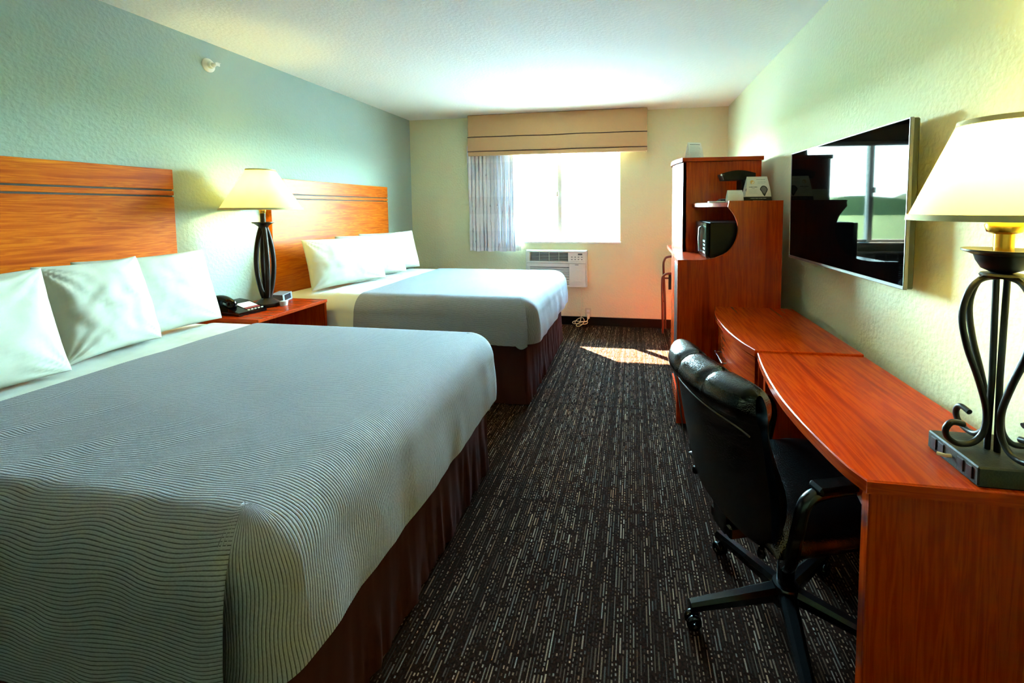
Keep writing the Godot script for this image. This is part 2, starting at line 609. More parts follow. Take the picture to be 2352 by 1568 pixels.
func build_room() -> void:
	var t := 0.16
	# carpet: uv in metres
	var g := G()
	g.box(V(ROOM_W / 2, -0.08, ROOM_D / 2), V(ROOM_W + 0.3, 0.16, ROOM_D + 0.3))
	for i in g.v.size(): g.uv[i] = Vector2(g.v[i].x, g.v[i].z) / 1.02
	single("floor", g, M.carpet, "dark brown carpet flecked with rows of pale dashes", "carpet", "", "structure")
	single("ceiling", G().box(V(ROOM_W / 2, ROOM_H + 0.08, ROOM_D / 2), V(ROOM_W + 0.3, 0.16, ROOM_D + 0.3)), M.ceiling, "white textured ceiling", "ceiling", "", "structure")
	single("wall_left", G().box(V(-t / 2, ROOM_H / 2, ROOM_D / 2), V(t, ROOM_H, ROOM_D + 2 * t)), M.wall_teal, "grey teal textured wall behind the beds", "wall", "", "structure")
	single("wall_right", G().box(V(ROOM_W + t / 2, ROOM_H / 2, ROOM_D / 2), V(t, ROOM_H, ROOM_D + 2 * t)), M.wall_cream, "cream textured wall behind the desk and television", "wall", "", "structure")
	single("wall_front", G().box(V(ROOM_W / 2, ROOM_H / 2, ROOM_D + t / 2), V(ROOM_W, ROOM_H, t)), M.wall_cream, "cream wall at the entrance end of the room", "wall", "", "structure")
	g = G()
	g.bx(V(0, 0, -t), V(WX0, ROOM_H, 0)); g.bx(V(WX1, 0, -t), V(ROOM_W, ROOM_H, 0))
	g.bx(V(WX0, 0, -t), V(WX1, WY0, 0)); g.bx(V(WX0, WY1, -t), V(WX1, ROOM_H, 0))
	single("wall_back", g, M.wall_cream, "cream textured wall with the window", "wall", "", "structure")
	single("baseboard_back", G().bx(V(0.012, 0, 0), V(ROOM_W - 0.012, 0.1, 0.012), 0.003), M.baseboard, "black baseboard under the window wall", "baseboard", "", "structure")
	single("baseboard_left", G().bx(V(0, 0, 0), V(0.012, 0.1, ROOM_D), 0.003), M.baseboard, "black baseboard along the teal wall", "baseboard", "", "structure")
	single("baseboard_right", G().bx(V(ROOM_W - 0.012, 0, 0), V(ROOM_W, 0.1, ROOM_D), 0.003), M.baseboard, "black baseboard along the desk wall", "baseboard", "", "structure")


func build_outside() -> void:
	single("lawn", G().bx(V(-160, -3.4, -240), V(170, -3.2, -0.6)), M.grass, "green lawn outside the window", "lawn", "", "structure")
	single("parking_lot", G().bx(V(-60, -3.2, -34), V(70, -3.17, -9)), M.asphalt, "grey parking lot outside the window", "parking lot", "", "structure")
	single("walkway", G().bx(V(-60, -3.2, -9), V(70, -3.14, -1.0)), M.concrete, "pale concrete walkway outside the window", "walkway", "", "structure")
	# roof overhang of the building, above and outside the window
	single("roof_eave", G().bx(V(-4, 2.33, -0.72), V(8, 2.47, -0.165)), M.soffit, "pale roof eave over the window outside", "eave", "", "structure")
	# far hills
	var f := FastNoiseLite.new()
	f.seed = 9; f.frequency = 0.02
	var pts := PackedVector2Array()
	pts.append(Vector2(-190, -3.4))
	for k in 61:
		var x := -190.0 + k * 400.0 / 60
		pts.append(Vector2(x, 3.0 + 5.0 * f.get_noise_1d(x) + 3.0 * sin(k * 0.21)))
	pts.append(Vector2(210, -3.4))
	single("hills", G().prism(pts, 2, -240, -215), M.hill, "green hills on the horizon outside the window", "hills", "", "structure")
	var spots := [[-24.0, -60.0, 5.2], [-9.0, -52.0, 4.4], [6.0, -66.0, 5.8], [14.0, -48.0, 4.0]]
	for k in spots.size():
		var s: Array = spots[k]
		var t := thing("tree", ["round green tree left of the beige building outside the window", "small green tree in front of the beige building outside", "tallest green tree beyond the beige building outside", "low green tree near the parking lot outside"][k], "tree", V(s[0], -3.2, s[1]), k * 1.3, "trees beyond the parking lot")
		part("trunk", G().tube(PackedVector3Array([V(0, 0, 0), V(0.1, 1.2, 0), V(0, 2.4, 0.1)]), 0.22, 8, 0.12), M.trunk, t)
		part("crown", blob(V(0, s[2] * 0.62, 0), V(2.1, s[2] * 0.4, 2.0), 60 + k), M.leaf, t)
	var b := thing("house", "low beige building beyond the parking lot outside the window", "building", V(-2, -3.2, -44))
	part("wall", G().bx(V(-7, 0, -4), V(7, 3, 4)), M.stucco, b)
	part("roof", G().prism(PackedVector2Array([Vector2(-4.6, 2.9), Vector2(4.6, 2.9), Vector2(0, 5.0)]), 0, -7.6, 7.6), M.house_roof, b)
	for k in 4:
		var w := part("window", G().bx(V(-5.6 + k * 3.1, 1.0, 4.0), V(-4.2 + k * 3.1, 2.2, 4.05)), M.vinyl, b)
		part("pane", G().bx(V(-5.5 + k * 3.1, 1.1, 4.03), V(-4.3 + k * 3.1, 2.1, 4.07)), M.clock_face, w)


func blob(c: Vector3, r: Vector3, sd: int) -> Geo:
	var f := FastNoiseLite.new()
	f.seed = sd; f.frequency = 0.9
	var rows := []
	var uvs := []
	for i in 15:
		var a := PI * i / 14.0
		var row := []
		var u := []
		for j in 25:
			var b := TAU * j / 24.0
			var d := V(sin(a) * cos(b), cos(a), sin(a) * sin(b))
			row.append(c + d * r * (1.0 + 0.3 * f.get_noise_3dv(d * 2.0)))
			u.append(Vector2(j / 24.0, i / 14.0))
		rows.append(row); uvs.append(u)
	return G().sheet(rows, uvs)


func build_window() -> void:
	var w := thing("window_1", "white sliding window with two bright panes above the wall air conditioner", "window", V(0, 0, 0), 0, "", "structure")
	var z0 := -0.12
	var z1 := -0.06
	var f := 0.032
	part("frame_side", G().bx(V(WX0, WY0, z0), V(WX0 + f, WY1, z1), 0.004), M.vinyl, w)
	part("frame_side", G().bx(V(WX1 - f, WY0, z0), V(WX1, WY1, z1), 0.004), M.vinyl, w)
	part("frame_head", G().bx(V(WX0, WY1 - f, z0), V(WX1, WY1, z1), 0.004), M.vinyl, w)
	part("frame_bottom", G().bx(V(WX0, WY0, z0), V(WX1, WY0 + f, z1), 0.004), M.vinyl, w)
	part("mullion", G().bx(V(1.815, WY0, z0), V(1.865, WY1, z1 + 0.01), 0.004), M.vinyl, w)
	part("pane", G().bx(V(WX0 + f, WY0 + f, -0.094), V(1.815, WY1 - f, -0.09)), M.glass, w)
	part("pane", G().bx(V(1.865, WY0 + f, -0.084), V(WX1 - f, WY1 - f, -0.08)), M.glass, w)
	part("window_sill", G().bx(V(WX0 - 0.01, WY0 - 0.018, -0.06), V(WX1 + 0.005, WY0 + 0.004, 0.012), 0.004), M.vinyl, w)
	part("latch", G().bx(V(1.80, 1.5, -0.05), V(1.83, 1.56, -0.035), 0.004), M.white_plastic, w)

	# valance: a soft box with two folds
	var vt := thing("window_valance", "tan fabric valance with two dark piped folds over the window", "valance", V(0, 0, 0))
	var x0 := 0.80
	var x1 := 2.832
	part("upper_panel", G().bx(V(x0, 2.185, 0.127), V(x1, 2.437, 0.147), 0.006), M.valance, vt)
	part("side_return", G().bx(V(x0, 1.98, 0.0), V(x0 + 0.018, 2.437, 0.13), 0.004), M.valance, vt)
	part("side_return", G().bx(V(x1 - 0.018, 1.98, 0.0), V(x1, 2.437, 0.13), 0.004), M.valance, vt)
	part("top_board", G().bx(V(x0 + 0.018, 2.415, 0.0), V(x1 - 0.018, 2.435, 0.127)), M.valance, vt)
	part("middle_fold", G().prism(PackedVector2Array([Vector2(0.128, 2.02), Vector2(0.15, 2.02), Vector2(0.156, 2.04), Vector2(0.153, 2.19), Vector2(0.146, 2.197), Vector2(0.128, 2.197)]), 0, x0, x1), M.valance, vt)
	part("bottom_hem", G().prism(PackedVector2Array([Vector2(0.128, 1.972), Vector2(0.15, 1.972), Vector2(0.155, 1.98), Vector2(0.154, 2.022), Vector2(0.128, 2.022)]), 0, x0 + 0.004, x1 - 0.008), M.valance, vt)
	for y in [2.184, 2.021]:
		var p := []
		for k in 25:
			var t := k / 24.0
			p.append(V(lerpf(x0 - 0.001, x1 + 0.001, t), y + 0.003 * sin(t * 17.0) * sin(t * 5.0 + y), 0.155))
		part("piping", G().tube(PackedVector3Array(p), 0.0055, 6), M.valance_cord, vt)

	# drapery: pleated cloth panel and its bright lining edge
	var cu := thing("window_curtain", "white pleated curtain with grey bands drawn to one side of the window", "curtain", V(0, 0, 0))
	part("cloth", pleats(0.765, 1.315, 0.862, 2.10, 0.062, 0.045, 12, 3), M.curtain, cu)
	part("lining", pleats(1.30, 1.392, 0.866, 2.10, 0.042, 0.008, 2, 5), M.lining, cu)
	part("rod", G().tube(PackedVector3Array([V(0.81, 2.11, 0.055), V(2.80, 2.11, 0.055)]), 0.008, 8), M.white_plastic, cu)


func pleats(x0: float, x1: float, y0: float, y1: float, z: float, amp: float, count: int, sd: int) -> Geo:
	var rows := []
	var uvs := []
	var f := FastNoiseLite.new()
	f.seed = sd; f.frequency = 1.4
	for i in 22:
		var v := i / 21.0
		var row := []
		var u := []
		var m := count * 14
		for j in m + 1:
			var s := j / float(m)
			var y := lerpf(y0, y1, v)
			var ph := s * count * TAU + 1.6 * f.get_noise_2d(s * 9.0, y * 0.5)
			var a := amp * (0.55 + 0.45 * f.get_noise_2d(s * 11.0 + 40.0, y * 0.6)) * (1.0 - 0.25 * v)
			var x := lerpf(x0, x1, s) + 0.3 * amp * sin(ph * 2.0) + 0.006 * (1.0 - v) * f.get_noise_1d(s * 7.0)
			row.append(V(x, y + (0.005 * sin(s * 23.0) * (1.0 - v)), z + a * (1.6 * pow(absf(sin(ph * 0.5)), 0.55) - 0.8)))
			u.append(Vector2(s, 1.0 - v))
		rows.append(row); uvs.append(u)
	return G().sheet(rows, uvs)


# ------------------------------------------------------------------ beds
func ripple(f: FastNoiseLite, a: float, b: float) -> float:
	return f.get_noise_2d(a, b)


# cover hanging over the near side, the foot and the far side; the profile drops from the flat top round the edge
func cover(x0: float, xe: float, za: float, zb: float, top: float, hem: float, sd: int, with_foot: bool, flare := 0.02, rad := 0.065, wrinkle := 0.0) -> Geo:
	var f := FastNoiseLite.new()
	f.seed = sd; f.frequency = 1.0; f.fractal_octaves = 3
	var g := G()
	var na := 26
	var quarter := rad * PI / 2
	var total := quarter + (top - rad - hem)
	# point on the edge profile at arc length a: (distance outwards from the flat edge, height)
	var prof := func(a: float) -> Vector2:
		if a < quarter:
			var t := a / rad
			return Vector2(sin(t) * rad, top - rad + cos(t) * rad)
		var k := (a - quarter) / (total - quarter)
		return Vector2(rad + flare * sin(k * 2.2), lerpf(top - rad, hem, k))
	var nx := int((xe - x0) / 0.03) + 2
	var zmid := 14
	# main sheet: near hem .. top .. far hem, along x
	var rows := []
	var uvs := []
	for i in nx:
		var x := lerpf(x0, xe, i / float(nx - 1))
		var row := []
		var u := []
		for j in na + 1:
			var a := total * (1.0 - j / float(na))
			var p: Vector2 = prof.call(a)
			var k := a / total
			var w := (0.012 * k * f.get_noise_2d(x * 3.0, 10.0 + a * 2.0) + 0.004 * k * f.get_noise_2d(x * 7.0, 50.0 + a * 5.0)) * clampf((xe - x) / 0.15, 0.0, 1.0)
			w += wrinkle * k * (f.get_noise_2d(x * 9.0 + a * 5.0, a * 7.0) + 0.5 * f.get_noise_2d(x * 22.0 + a * 12.0, 200.0 + a * 9.0))
			row.append(V(x, p.y + 0.010 * f.get_noise_2d(x * 2.0, 77.0) * k * k * clampf((xe - x) / 0.15, 0.0, 1.0), zb + p.x + w))
			u.append(Vector2(x, zb + a))
		for j in range(1, zmid):
			var z := lerpf(zb, za, j / float(zmid))
			row.append(V(x, top + 0.006 * f.get_noise_2d(x * 2.2, z * 2.2) * clampf((xe - x) / 0.2, 0.0, 1.0) * clampf(minf(z - za, zb - z) / 0.2, 0.0, 1.0), z))
			u.append(Vector2(x, z))
		for j in na + 1:
			var a := total * (j / float(na))
			var p: Vector2 = prof.call(a)
			var w := 0.010 * (a / total) * f.get_noise_2d(x * 3.0, -30.0 - a * 2.0) * clampf((xe - x) / 0.15, 0.0, 1.0)
			row.append(V(x, p.y, za - p.x - w))
			u.append(Vector2(x, za - a))
		rows.append(row); uvs.append(u)
	g.sheet(rows, uvs)
	if not with_foot: return g
	# foot panel
	rows = []
	uvs = []
	var nz := int((zb - za) / 0.03) + 2
	for i in na + 1:
		var a := total * (i / float(na))
		var p: Vector2 = prof.call(a)
		var row := []
		var u := []
		for j in nz:
			var z := lerpf(zb, za, j / float(nz - 1))
			var e := sin(PI * j / float(nz - 1))
			var w := (0.014 * (a / total) * f.get_noise_2d(z * 3.0, 90.0 + a * 1.5) + 0.002 * (a / total) * f.get_noise_2d(z * 9.0, 120.0 + a * 2.0)) * minf(1.0, e * 4.0)
			row.append(V(xe + p.x + w, p.y + 0.012 * f.get_noise_2d(z * 2.0, 33.0) * (a / total) * e, z))
			u.append(Vector2(xe + a, z))
		rows.append(row); uvs.append(u)
	g.sheet(rows, uvs)
	# corners: the side panel wraps round and laps over the edge of the foot panel, which tucks in behind it
	for side in [1.0, -1.0]:
		var zc: float = zb if side > 0 else za
		var seam := 0.34 * PI / 2
		for half in 2:
			rows = []
			uvs = []
			for i in na + 1:
				var a := total * (i / float(na))
				var p: Vector2 = prof.call(a)
				var k := smoothstep(0.45 * quarter, quarter * 1.25, a)
				var row := []
				var u := []
				for j in 15:
					var t := j / 14.0
					var th: float = lerpf(0.0, seam, t) if half == 0 else lerpf(seam - 0.28, PI / 2, t)
					var r := p.x
					if half == 0: r += 0.016 * k * t * t
					else: r -= 0.050 * k * pow(1.0 - t, 1.6)
					var low := 0.02 * pow(a / total, 4.0) * (sin(PI * t) if half == 0 else 0.0)
					row.append(V(xe + sin(th) * r, p.y - low, zc + side * cos(th) * r))
					u.append(Vector2(xe + th * rad, zc + side * a) if half == 0 else Vector2(xe + a, zc + side * (PI / 2 - th) * rad))
				rows.append(row); uvs.append(u)
			g.sheet(rows, uvs)
	return g


func pillow(w: float, h: float, d: float, sd: int) -> Geo:
	var f := FastNoiseLite.new()
	f.seed = sd; f.frequency = 1.0; f.fractal_octaves = 3
	var g := G()
	var m := 36
	for sg in [1.0, -1.0]:
		var rows := []
		var uvs := []
		for i in m + 1:
			var row := []
			var u := []
			for j in m + 1:
				var a := sin((i / float(m) - 0.5) * PI)
				var b := sin((j / float(m) - 0.5) * PI)
				var x := w * 0.5 * a * (1.0 - 0.045 * (1.0 - b * b))
				var y := h * 0.5 * b * (1.0 - 0.055 * (1.0 - a * a))
				var t := pow(maxf(0.0, (1.0 - a * a) * (1.0 - b * b)), 0.42)
				# creases run in from the corners
				var cr := 0.0
				for cx in [-1.0, 1.0]:
					for cy in [-1.0, 1.0]:
						var p := Vector2(a - cx, b - cy)
						var an := p.angle()
						cr += sin(an * 15.0 + cx * 2.0 + sd) * exp(-p.length() * 2.2) * smoothstep(0.0, 0.3, p.length())
				var z: float = sg * (d * 0.5 * t * (1.0 + 0.12 * f.get_noise_2d(a * 1.6 + sg * 9.0, b * 1.6)) + 0.006 * cr * minf(1.0, t * 3.0))
				row.append(V(x, y, z))
				u.append(Vector2(x, y))
			rows.append(row); uvs.append(u)
		g.sheet(rows, uvs, sg < 0)
	return g


func box_skirt(x1: float, za: float, zb: float, top: float, sd: int) -> Geo:
	# gathered cloth round the base, hanging to just above the carpet
	var f := FastNoiseLite.new()
	f.seed = sd; f.frequency = 1.0; f.fractal_octaves = 2
	var path := []
	var r := 0.03
	var push := func(p: Vector2, nn: Vector2) -> void: path.append([p, nn])
	var m := 90
	for k in m + 1: push.call(Vector2(lerpf(0.09, x1 - r, k / float(m)), zb), Vector2(0, 1))
	for k in range(1, 7):
		var t := PI / 2 * k / 7.0
		push.call(Vector2(x1 - r + sin(t) * r, zb - r + cos(t) * r), Vector2(sin(t), cos(t)))
	for k in m + 1: push.call(Vector2(x1, lerpf(zb - r, za + r, k / float(m))), Vector2(1, 0))
	for k in range(1, 7):
		var t := PI / 2 * k / 7.0
		push.call(Vector2(x1 - r + cos(t) * r, za + r - sin(t) * r), Vector2(cos(t), -sin(t)))
	for k in m + 1: push.call(Vector2(lerpf(x1 - r, 0.09, k / float(m)), za), Vector2(0, -1))
	var rows := []
	var uvs := []
	for i in 10:
		var v := i / 9.0
		var row := []
		var u := []
		for k in path.size():
			var p: Vector2 = path[k][0]
			var nn: Vector2 = path[k][1]
			var s := k * 0.02
			var w := (1.0 - v) * (0.014 * f.get_noise_2d(s * 9.0, v * 0.6) + 0.008 * f.get_noise_2d(s * 22.0, 4.0 + v))
			var q := p + nn * (w - 0.012 * v)
			row.append(V(q.x, lerpf(0.012, top, v), q.y))
			u.append(Vector2(s, v))
		rows.append(row); uvs.append(u)
	return G().sheet(rows, uvs)


func build_bed(za: float, zb: float, spread_x: float, foot_x: float, where: String, hem: float, sd: int) -> void:
	var top := 0.742
	var r := 0.135
	var b := thing("bed", "double bed with white sheets and brown box skirt " + where, "bed", V(0, 0, 0), 0, "two double beds")
	part("mattress", cover(0.07, foot_x - r - 0.09, za + r + 0.006, zb - r - 0.006, top - 0.012, hem + 0.035, sd + 3, true, 0.0, r - 0.012, 0.011), M.sheet, b)
	part("box_spring", G().bx(V(0.08, 0.10, za + 0.06), V(foot_x - 0.08, 0.40, zb - 0.06), 0.01), M.skirt, b)
	part("box_skirt", box_skirt(foot_x - 0.06, za + 0.035, zb - 0.035, 0.42, sd), M.skirt, b, "brown gathered box skirt")
	# turned down sheet
	part("top_sheet", cover(0.36, spread_x + 0.05, za + r + 0.003, zb - r - 0.003, top - 0.003, 0.47, sd + 5, false, 0.012, r - 0.006), M.sheet, b, "white turned-down top sheet")
	single("bedspread", cover(spread_x, foot_x - r, za + r, zb - r, top + 0.006, hem, sd + 7, true, 0.012, r), M.spread, "grey wavy-stitched bedspread over the bed " + where, "bedspread", "grey bedspreads")


func build_beds() -> void:
	build_bed(0.625, 2.175, 0.695, 2.04, "beside the window wall", 0.435, 100)
	build_bed(2.82, 4.345, 0.64, 2.005, "farther from the window, past the nightstand", 0.415, 200)
	# headboards on the teal wall
	var k := 0
	for z in [0.62, 2.856]:
		var h := thing("headboard", ["glossy orange wood headboard with two dark grooves beside the window wall", "orange wood headboard with two dark grooves farther from the window, past the nightstand"][k], "headboard", V(0.004, 0, z), 0, "wooden headboards")
		var w := 1.553
		part("main_panel", G().bx(V(0.0, 0.30, 0), V(0.05, 1.447, w), 0.002), M.wood_head, h)
		part("middle_strip", G().bx(V(0.0, 1.456, 0), V(0.05, 1.482, w), 0.002), M.wood_head, h)
		part("top_panel", G().bx(V(0.0, 1.491, 0), V(0.05, 1.605, w), 0.002), M.wood_head, h)
		part("groove_backing", G().bx(V(0.0, 1.44, 0.002), V(0.040, 1.50, w - 0.002)), M.groove, h)
		k += 1
	# pillows: [end nearer the wall corner a, end b] on the plan, lean
	var P := [
		[Vector2(0.24, 2.05), Vector2(0.43, 1.40), 0.37, "nightstand end of the bed beside the window wall"],
		[Vector2(0.20, 1.62), Vector2(0.41, 1.00), 0.37, "middle of the bed beside the window wall"],
		[Vector2(0.19, 1.27), Vector2(0.37, 0.65), 0.37, "window end of the bed beside the window wall"],
		[Vector2(0.31, 3.46), Vector2(0.30, 2.89), 0.38, "nightstand end of the bed past the nightstand"],
		[Vector2(0.41, 3.64), Vector2(0.365, 3.27), 0.385, "middle of the bed past the nightstand"],
		[Vector2(0.50, 4.25), Vector2(0.475, 3.68), 0.385, "far end from the nightstand, leaning on its neighbours"]]
	for i in P.size():
		var a: Vector2 = P[i][0]
		var b: Vector2 = P[i][1]
		var h: float = P[i][2]
		var mid := (a + b) * 0.5
		var d := b - a
		var o := single("pillow", pillow(d.length() + 0.03, h + 0.03, 0.17, 300 + i), M.linen, "white pillow propped at the " + str(P[i][3]), "pillow", "white bed pillows")
		var ex := V(d.x, 0, d.y).normalized()
		var out := ex.cross(Vector3.UP).normalized()
		if out.x < 0: out = -out
		var lean := 0.26
		var ey := (Vector3.UP * cos(lean) - out * sin(lean)).normalized()
		var ez := ex.cross(ey)
		o.transform = Transform3D(Basis(ex, ey, ez), V(mid.x, 0.752 + h * 0.5 * cos(lean) + 0.012, mid.y))


# ------------------------------------------------------------------ nightstand and what stands on it
func build_nightstand() -> void:
	var n := thing("nightstand", "orange wood nightstand with open shelf between the two beds", "nightstand", V(0, 0, 0))
	var z0 := 2.195
	var z1 := 2.785
	part("top", G().bx(V(0.02, 0.698, z0), V(0.505, 0.72, z1), 0.003), M.wood_x, n)
	part("side_panel", G().bx(V(0.02, 0, z0 + 0.004), V(0.50, 0.698, z0 + 0.026), 0.002), M.wood_up, n)
	part("side_panel", G().bx(V(0.02, 0, z1 - 0.026), V(0.50, 0.698, z1 - 0.004), 0.002), M.wood_up, n)
	part("back_panel", G().bx(V(0.02, 0.05, z0 + 0.026), V(0.034, 0.698, z1 - 0.026)), M.wood_up, n)
	part("shelf", G().bx(V(0.034, 0.40, z0 + 0.026), V(0.48, 0.42, z1 - 0.026), 0.002), M.wood_x, n)
	part("base", G().bx(V(0.034, 0.05, z0 + 0.026), V(0.48, 0.07, z1 - 0.026), 0.002), M.wood_x, n)

	# lamp with a body of bent bars
	var at := V(0.248, 0.72, 2.45)
	var l := thing("table_lamp", "bronze table lamp with a body of bowed bars, lit, on the nightstand", "lamp", at)
	part("base", G().lathe(PackedVector2Array([Vector2(0, 0), Vector2(0.074, 0), Vector2(0.076, 0.006), Vector2(0.074, 0.024), Vector2(0.06, 0.034), Vector2(0.036, 0.052), Vector2(0.024, 0.062), Vector2(0, 0.062)]), Vector3.ZERO, 40), M.bronze, l)
	for k in 4:
		var a := TAU * k / 4.0 + 0.55
		var d := V(cos(a), 0, sin(a))
		var p := []
		for i in 15:
			var t := i / 14.0
			p.append(d * (0.014 + 0.036 * pow(sin(PI * t), 0.85)) + V(0, 0.055 + t * 0.475, 0))
		part("bowed_bar", G().tube(PackedVector3Array(p), 0.015, 8), M.bronze, l)
	part("dish", G().lathe(PackedVector2Array([Vector2(0, 0.52), Vector2(0.022, 0.52), Vector2(0.03, 0.54), Vector2(0.05, 0.556), Vector2(0.064, 0.562), Vector2(0.064, 0.568), Vector2(0, 0.566)]), Vector3.ZERO, 32), M.bronze, l)
	part("candle_sleeve", G().lathe(PackedVector2Array([Vector2(0.016, 0.566), Vector2(0.016, 0.625), Vector2(0, 0.627)]), Vector3.ZERO, 20), M.bronze, l)
	part("socket", G().lathe(PackedVector2Array([Vector2(0.012, 0.62), Vector2(0.019, 0.63), Vector2(0.021, 0.648), Vector2(0.017, 0.67), Vector2(0.017, 0.70), Vector2(0, 0.70)]), Vector3.ZERO, 20), M.brass, l)
	lamp_top(l, at, 0.65, 0.915, 0.236, 0.082, 0.76, 0.125)

	# telephone
	var ph := thing("telephone", "black desk telephone with handset on the nightstand", "telephone", V(0.21, 0.72, 2.635), -0.12)
	part("body", G().prism(PackedVector2Array([Vector2(-0.13, 0), Vector2(0.13, 0), Vector2(0.13, 0.022), Vector2(0.06, 0.038), Vector2(-0.03, 0.062), Vector2(-0.10, 0.068), Vector2(-0.13, 0.052)]), 2, -0.09, 0.09), M.black_gloss, ph)
	var hs := []
	for i in 13:
		var t := i / 12.0
		hs.append(V(lerpf(-0.12, 0.035, t), lerpf(0.088, 0.066, t) + 0.018 * sin(PI * t), 0.052))
	part("handset", G().tube(PackedVector3Array(hs), 0.021, 12), M.black_gloss, ph)
	part("earpiece", G().lathe(PackedVector2Array([Vector2(0, -0.022), Vector2(0.029, -0.02), Vector2(0.032, 0.0), Vector2(0.026, 0.02), Vector2(0, 0.027)]), V(-0.105, 0.082, 0.052), 20), M.black_gloss, ph)
	part("mouthpiece", G().lathe(PackedVector2Array([Vector2(0, -0.02), Vector2(0.027, -0.018), Vector2(0.03, 0.0), Vector2(0.024, 0.018), Vector2(0, 0.024)]), V(0.02, 0.064, 0.052), 20), M.black_gloss, ph)
	var card := G()
	card.quad(V(0.005, 0.0565, -0.075), V(0.075, 0.0375, -0.075), V(0.075, 0.0375, 0.02), V(0.005, 0.0565, 0.02), V(0.25, 0.97, 0).normalized())
	part("face_card", card, M.paper, ph, "white printed face card")
	card = G()
	card.quad(V(0.077, 0.0368, -0.075), V(0.098, 0.0318, -0.075), V(0.098, 0.0318, 0.02), V(0.077, 0.0368, 0.02), V(0.22, 0.97, 0).normalized())
	part("face_strip", card, M.red_print, ph, "red printed strip")
	for k in 5:
		part("key", G().box(V(0.115, 0.0275, -0.07 + k * 0.022), V(0.009, 0.006, 0.014), 0.002), M.paper, ph)

	# clock radio behind the lamp
	var c := thing("clock_radio", "small grey clock radio with dark blue face behind the nightstand lamp", "clock", V(0.20, 0.72, 2.285), 0.35)
	part("case", G().prism(PackedVector2Array([Vector2(-0.045, 0), Vector2(0.05, 0), Vector2(0.045, 0.052), Vector2(-0.035, 0.058)]), 2, -0.075, 0.075), M.clock_body, c)
	card = G()
	card.quad(V(0.0503, 0.010, -0.05), V(0.0503, 0.010, 0.05), V(0.0464, 0.046, 0.05), V(0.0464, 0.046, -0.05), V(1, 0.1, 0).normalized())
	part("display", card, M.clock_face, c, "dark blue display")
	single("wrapped_cup", G().lathe(PackedVector2Array([Vector2(0, 0), Vector2(0.022, 0), Vector2(0.026, 0.026), Vector2(0.024, 0.03), Vector2(0, 0.03)]), V(0.345, 0.72, 2.415), 14), M.clear_wrap, "small clear wrapped cup at the foot of the nightstand lamp", "cup")


# socket top, harp, bulb, shade and the light itself, shared by both lamps; heights are above the lamp's foot
func lamp_top(l: Node3D, at: Vector3, y0: float, y1: float, r0: float, r1: float, yb: float, energy: float) -> void:
	var th := 0.002
	part("shade", G().lathe(PackedVector2Array([Vector2(r0, y0), Vector2(r1, y1)]), Vector3.ZERO, 56), M.shade, l, "pale yellow cloth lamp shade")
	part("shade_trim", G().lathe(PackedVector2Array([Vector2(r0 - th, y0 - 0.001), Vector2(r0 + th, y0 - 0.001), Vector2(r0 + 0.0005, y0 + 0.013), Vector2(r0 - th, y0 + 0.013)]), Vector3.ZERO, 56), M.shade_trim, l)
	part("shade_trim", G().lathe(PackedVector2Array([Vector2(r1 - th, y1 - 0.010), Vector2(r1 + th * 2.0, y1 - 0.010), Vector2(r1 + th, y1 + 0.002), Vector2(r1 - th, y1 + 0.002)]), Vector3.ZERO, 40), M.shade_trim, l)
	var sp := G()
	for k in 3:
		var a := TAU * k / 3.0
		sp.tube(PackedVector3Array([V(0, y1 - 0.012, 0), V(cos(a) * r1, y1 - 0.004, sin(a) * r1)]), 0.0016, 5)
	part("shade_spider", sp, M.brass, l)
	part("bulb", G().lathe(PackedVector2Array([Vector2(0, yb - 0.055), Vector2(0.012, yb - 0.05), Vector2(0.015, yb - 0.03), Vector2(0.028, yb - 0.005), Vector2(0.030, yb + 0.012), Vector2(0.022, yb + 0.032), Vector2(0, yb + 0.042)]), Vector3.ZERO, 20), M.bulb, l)
	var o := OmniLight3D.new()
	o.name = "lamp_light"
	o.light_color = Color(1.0, 0.93, 0.50)
	o.light_energy = energy
	o.light_size = 0.03
	o.omni_range = 12.0
	o.omni_attenuation = 2.0
	o.shadow_enabled = true
	l.add_child(o)
	o.position = V(0, yb, 0)


# ------------------------------------------------------------------ desk and dresser
const TOP_Y := 0.75
const BACK_X := 3.62


